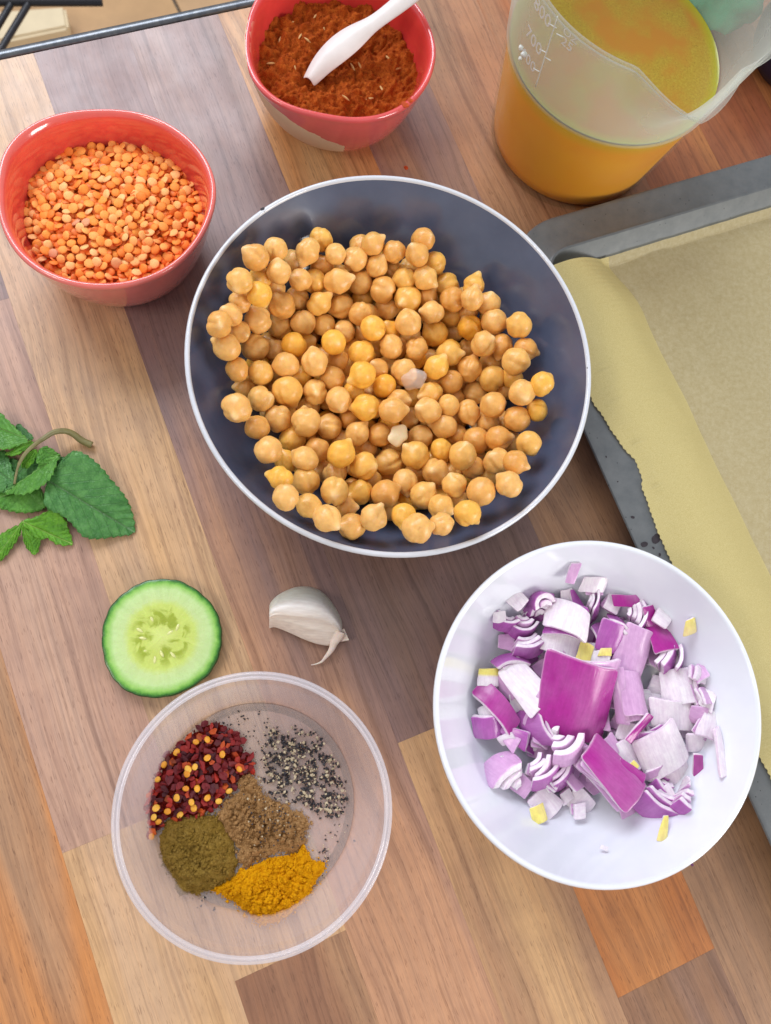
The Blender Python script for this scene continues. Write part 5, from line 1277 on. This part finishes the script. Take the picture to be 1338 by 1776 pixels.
for (x, y, a) in ((625,450,95),(440,585,150),(815,555,70),(470,665,170),(500,790,200),(660,820,-60),(770,830,-45),(590,880,-90),(740,610,35),(560,470,120)):
    q = at(x / 5.694 + 165, y / 5.694 + 990, UZ)
    V, F = tube([(-.19, 0, 0), (-.15, 0, 0), (-.06, 0, .0), (.05, 0, .0), (.13, 0, .0), (.18, 0, 0)], [.004, .04, .07, .075, .045, .004], 8, True, .45)
    link('seed', mesh_data('seed', V, F, M['useed']), Vector((q.x, q.y, UZ - .03)) - uc, cu, (0, 0, rad(a)))

# ------------------------------------------------------------------ garlic clove
def gz(pts): return [(x / 6.69 + 440, y / 6.69 + 990) for x, y in pts]
top = gz([(185,400),(215,345),(300,270),(450,200),(600,180),(760,220),(900,350),(1000,520),(1030,640),(1010,740)])
bot = gz([(182,668),(250,655),(400,710),(600,800),(750,850),(880,868),(930,850),(970,820),(1000,790),(1010,760)])
def lerp_line(L_, t):
    s = t * (len(L_) - 1); i = min(int(s), len(L_) - 2); f = s - i
    return L_[i][0] + (L_[i+1][0] - L_[i][0]) * f, L_[i][1] + (L_[i+1][1] - L_[i][1]) * f
def resamp(L_, n):
    return [(p.x, p.y) for p in spline([(a, b, 0) for a, b in L_], 8)]
topS, botS = resamp(top, 8), resamp(bot, 8)
nu, nv = 44, 26; V, F, C = [], [], []
for i in range(nu + 1):
    u = i / nu
    tx, ty = lerp_line(topS, u); bx2, by2 = lerp_line(botS, u)
    hm = 1.75 * (math.sin(PI * min(1, .22 + .80 * u)) ** .7) if u < .99 else .35
    hm = max(hm, .3)
    for j in range(nv + 1):
        w = j / nv
        prf = (math.sin(PI * .5 * min(1, w / .38)) ** .8) if w < .38 else 1 - .80 * ((w - .38) / .62) ** 1.25
        z = hm * prf
        z += .085 * math.exp(-((w - .56 + .03 * math.sin(3 * u)) / .035) ** 2) - .06 * math.exp(-((w - .64) / .04) ** 2) * math.sin(PI * u) * math.sin(PI * u) + .03 * math.exp(-((w - .74) / .03) ** 2) * math.sin(PI * u)
        z += .03 * fbm(u * 1.5, w * 9, 3, 3) + .012 * fbm(u * 4, w * 30, 9, 2)
        z = max(z, .03 if w < .1 else .12)
        V.append(at(tx + (bx2 - tx) * w, ty + (by2 - ty) * w, z))
        gcol = (.72, .75, .64) if w < .22 else ((.86, .82, .78) if w < .5 else (.88, .78, .68))
        C.append(gcol)
n0 = len(V)
for i in range(nu):
    for j in range(nv): a = i * (nv + 1) + j; F.append((a, a + 1, a + nv + 2, a + nv + 1))
for i in range(nu + 1):                          # underside
    for j in (0, nv): p = V[i * (nv + 1) + j].copy(); p.z = max(.02, p.z - .08); V.append(p); C.append((.7, .6, .5))
for i in range(nu): a = n0 + 2 * i; F.append((a, a + 2, a + 3, a + 1))
for i in range(nu):
    F.append((i * (nv + 1), (i + 1) * (nv + 1), n0 + 2 * i + 2, n0 + 2 * i)); F.append((i * (nv + 1) + nv, n0 + 2 * i + 1, n0 + 2 * i + 3, (i + 1) * (nv + 1) + nv))
F.append(tuple(range(nv + 1)) + (n0 + 1, n0)); 
# smooth the colour borders
Cn = np.array(C[:n0]).reshape(nu + 1, nv + 1, 3)
for _ in range(6): Cn[:, 1:-1] = (Cn[:, :-2] + Cn[:, 1:-1] * 2 + Cn[:, 2:]) / 4
C[:n0] = [tuple(x) for x in Cn.reshape(-1, 3)]
g = N('garlic_skin'); v = g.coord()
ca = g.new('Attribute', attribute_type='GEOMETRY', attribute_name='Col').outputs['Color']
fb_ = g.noise(g.mapping(v, (1.2, 9, 5), rot=(0, 0, rad(22))), 1.0, 4, .6)
c = g.mix(.8, ca, g.ramp(fb_, [(.3, (.86, .82, .80)), (.68, (1.1, 1.1, 1.1))]), 'MULTIPLY')
M['garlic'] = g.done(g.pbr(c, .38, **{'Normal': g.bump(fb_, .25, .04), **SSS(.25, .2, (1, .8, .6))}))
go = at(530, 1075, 0)
gar = empty('garlic_clove', go); tag(gar, 'single unpeeled ivory garlic clove between cucumber and onion bowl', 'garlic')
o = world_obj('clove', V, F, M['garlic'], go, gar, sharp=70)
o.data.attributes.new('Col', 'FLOAT_COLOR', 'POINT').data.foreach_set('color', [x for c_ in C for x in (*c_, 1)])
M['garlic2'] = mat_simple('garlic_paper', srgb(232, 214, 200), .5, .06, 4, **SSS(.3, .15))
tpts = [at(u, v, z) for (u, v), z in zip(gz([(1000,700),(970,770),(935,830),(915,890),(880,950),(830,1010),(790,1055),(730,1080),(670,1092)]), (.75, .62, .5, .4, .3, .22, .16, .12, .10))]
tp = spline(tpts, 4); V, F = tube(tp, [max(.012, .30 * (1 - i / (len(tp) - 1)) ** 1.6 + .02) for i in range(len(tp))], 10, True, .55)
world_obj('tail', V, F, M['garlic2'], go, gar)
tb = [at(u, v, .42) for u, v in gz([(985,690),(1050,672),(1082,740),(1106,806),(1040,818),(985,822),(955,760)])]
V = tb + [p - Vector((0, 0, .18)) for p in tb]; n = len(tb); tb[3].z += .12; tb[1].z += .1
F = [tuple(range(n)), tuple(range(2 * n - 1, n - 1, -1))] + [(k, k + n, (k + 1) % n + n, (k + 1) % n) for k in range(n)]
world_obj('root_end', V, F, M['garlic2'], go, gar, smooth=False)

# ------------------------------------------------------------------ mint sprig
def mz(pts): return [(x / 5.352, y / 5.352 + 690) for x, y in pts]
def mat_leaf(name, dark, light, vein):
    g = N(name); v = g.coord(); uv = g.new('UVMap').outputs[0]; sx = g.new('SeparateXYZ', {'Vector': uv})
    n = g.noise(v, 2.2, 4, .6)
    c = g.ramp(n, [(.3, dark), (.7, light)])
    ad = g.math('ABSOLUTE', sx.outputs[1])
    ph = g.math('ADD', g.math('SUBTRACT', sx.outputs[0], g.math('MULTIPLY', ad, .55)), g.val(g.noise(v, 1.5, 2), -.03, .03))
    fr = g.math('ABSOLUTE', g.math('SUBTRACT', g.math('FRACT', g.math('MULTIPLY', ph, 7.0)), .5))
    ln = g.math('MULTIPLY', g.val(fr, 1, 0, 0, .07), g.val(ad, 1, .3, 0, .9))
    mid = g.val(ad, 1, 0, 0, .035)
    vo = g.new('TexVoronoi', {'Vector': v, 'Scale': 7.0}, feature='DISTANCE_TO_EDGE')
    net = g.val(vo.outputs['Distance'], 1, 0, 0, .10)
    c = g.mix(g.math('MULTIPLY', net, .25), c, tuple(x * .55 for x in dark[:3]))
    c = g.mix(g.math('MULTIPLY', ln, .5), c, tuple(x * .6 for x in dark[:3]))
    c = g.mix(g.math('MULTIPLY', mid, .9), c, vein)
    h = g.math('SUBTRACT', g.math('MULTIPLY', net, -.5), g.math('ADD', ln, g.math('MULTIPLY', mid, .4)))
    df = g.pbr(c, .42, **{'Normal': g.bump(h, .5, .05)}); tl = g.new('BsdfTranslucent', {'Color': g.mix(.5, c, srgb(120, 190, 40))})
    return g.done(g.new('MixShader', {0: .3, 1: df, 2: tl}))
M['leafD'] = mat_leaf('mint_dark', srgb(62, 126, 56), srgb(104, 166, 86), srgb(120, 160, 110))
M['leafM'] = mat_leaf('mint_mid', srgb(80, 146, 48), srgb(114, 180, 70), srgb(150, 190, 110))
M['leafL'] = mat_leaf('mint_light', srgb(84, 150, 28), srgb(124, 190, 48), srgb(180, 210, 110))
mo = at(40, 830, 0)
mint = empty('mint_sprig', mo); tag(mint, 'fresh green mint sprig with serrated leaves and bent stem', 'mint')
def leaf(outline, base, tip_, mat, z0, z1, cup=.25, seed=0, ser=.035, nseg=8, par=None):
    """outline, base and tip in zoomed px; height runs z0 (base) to z1 (tip)"""
    O = [Vector((*p, 0)) for p in mz(outline)]; B, T = [Vector((*p, 0)) for p in mz([base, tip_])]
    O = spline(O, 8, True)
    out = []
    ax = T - B; L_ = ax.length; ax.normalize(); per = Vector((-ax.y, ax.x, 0))
    for i, p in enumerate(O):
        nx = O[(i + 1) % len(O)] - O[i - 1]; nn_ = Vector((nx.y, -nx.x, 0)).normalized()
        out.append(p)
    V, F, UV = [], [], []; k = 6
    cumul = 0; prev = out[0]
    Wmax = max(abs((p - B).dot(per)) for p in out)
    for i, p in enumerate(out):
        cumul += (p - prev).length; prev = p
        s = (p - B).dot(ax) / L_; sm = max(0.0, min(.985, s * .92 + .02))
        d = (p - B).dot(per)
        mp = B + ax * (L_ * sm)
        saw = ((cumul / 13.0) % 1.0) * ser * 110
        q = p + (p - mp).normalized() * saw if (p - mp).length > 1 else p
        for j in range(k + 1):
            f = j / k; w_ = mp.lerp(q, f)
            ss = (w_ - B).dot(ax) / L_; dd = (w_ - B).dot(per) / max(Wmax, 1)
            z = z0 + (z1 - z0) * ss + cup * abs(dd) ** 1.3 * (1 if seed % 2 else -.6) + .09 * math.sin((ss - .55 * abs(dd)) * 44) * min(1, abs(dd) * 2.5) * (1 - abs(dd) * .5) + .08 * fbm(w_.x * .02, w_.y * .02, seed, 2)
            V.append(at(w_.x, w_.y, max(.03, z))); UV.append((ss, dd))
    n = len(out)
    for i in range(n):
        i2 = (i + 1) % n
        for j in range(k): F.append((i * (k + 1) + j, i * (k + 1) + j + 1, i2 * (k + 1) + j + 1, i2 * (k + 1) + j))
    o = world_obj('leaf', V, F, mat, mo, mint)
    uvl = o.data.uv_layers.new(name='UVMap')
    for lp in o.data.loops: uvl.data[lp.index].uv = UV[lp.vertex_index]
    sd = o.modifiers.new('thick', 'SOLIDIFY'); sd.thickness = .02
    return o
leaf([(430,1010),(420,900),(460,740),(590,570),(700,500),(850,570),(960,680),(1050,790),(1120,870),(1190,980),(1225,1080),(1240,1240),(1120,1275),(990,1292),(860,1300),(770,1270),(660,1150),(560,1070)], (450,770), (1238,1240), M['leafD'], .75, .12, .3, 1)
leaf([(0,880),(100,875),(230,890),(370,850),(410,930),(405,1020),(250,1060),(100,1045),(0,1012),(-90,960),(-80,900)], (420,800), (-90,950), M['leafM'], .5, .3, .2, 2)
leaf([(55,872),(180,780),(330,680),(400,600),(530,540),(490,690),(440,770),(330,850),(220,888),(130,888)], (535,545), (55,874), M['leafM'], 1.0, .65, .25, 3)
leaf([(0,140),(60,200),(180,320),(260,400),(200,430),(120,460),(0,472),(-120,440),(-150,260),(-80,120)], (320,405), (-150,230), M['leafM'], .95, .35, .25, 5)
leaf([(50,522),(110,490),(220,425),(312,408),(250,470),(150,532)], (312,410), (50,522), M['leafL'], 1.0, .6, .1, 7, .02)
leaf([(150,272),(182,250),(250,310),(312,372),(270,392),(200,345)], (312,385), (155,258), M['leafD'], .75, .3, .1, 2, .02)
leaf([(0,490),(60,530),(110,660),(135,760),(100,845),(0,872),(-80,780),(-70,560)], (160,800), (-80,640), M['leafD'], .7, .4, .2, 4)
leaf([(110,560),(220,600),(380,560),(380,660),(300,720),(180,790),(110,740),(80,640)], (330,470), (130,790), M['leafD'], .5, .25, .1, 6, .01)
leaf([(380,470),(450,460),(540,520),(560,560),(480,600),(400,605),(345,600),(350,520)], (350,450), (560,570), M['leafM'], 1.05, .75, .2, 9, .02)
leaf([(230,540),(340,480),(330,560),(270,640),(210,640)], (335,470), (215,650), M['leafL'], 1.05, .6, .1, 3, .02)
leaf([(520,560),(610,550),(720,500),(660,620),(540,720),(480,740),(475,640)], (480,740), (720,500), M['leafD'], .5, .5, .1, 4, .02)
leaf([(215,1150),(320,1120),(480,1050),(590,1120),(630,1220),(665,1355),(530,1350),(450,1300),(360,1300),(270,1220)], (205,1145), (662,1352), M['leafL'], .55, .15, .25, 5)
leaf([(205,1180),(280,1230),(370,1310),(335,1450),(260,1400),(225,1320)], (208,1165), (330,1448), M['leafL'], .5, .12, .15, 7, .02)
leaf([(212,1150),(190,1250),(130,1350),(60,1450),(0,1505),(-60,1500),(-30,1360),(0,1290),(80,1230),(170,1190)], (212,1150), (-60,1520), M['leafL'], .5, .15, .2, 2, .03)
M['stem'] = mat_simple('mint_stem', srgb(122, 116, 74), .45, .2, 2, **SSS(.15, .1))
sp3 = spline([at(*p, z) for p, z in zip(mz([(855,440),(760,395),(680,335),(600,308),(500,320),(410,375),(330,430),(235,520),(170,640),(135,800)]), (.22, .35, .6, .85, 1.05, 1.15, 1.1, 1.05, .95, .8))], 5)
V, F = tube(sp3, [.19 - .0028 * i if i < 40 else .06 for i in range(len(sp3))], 12); world_obj('stem', V, F, M['stem'], mo, mint)
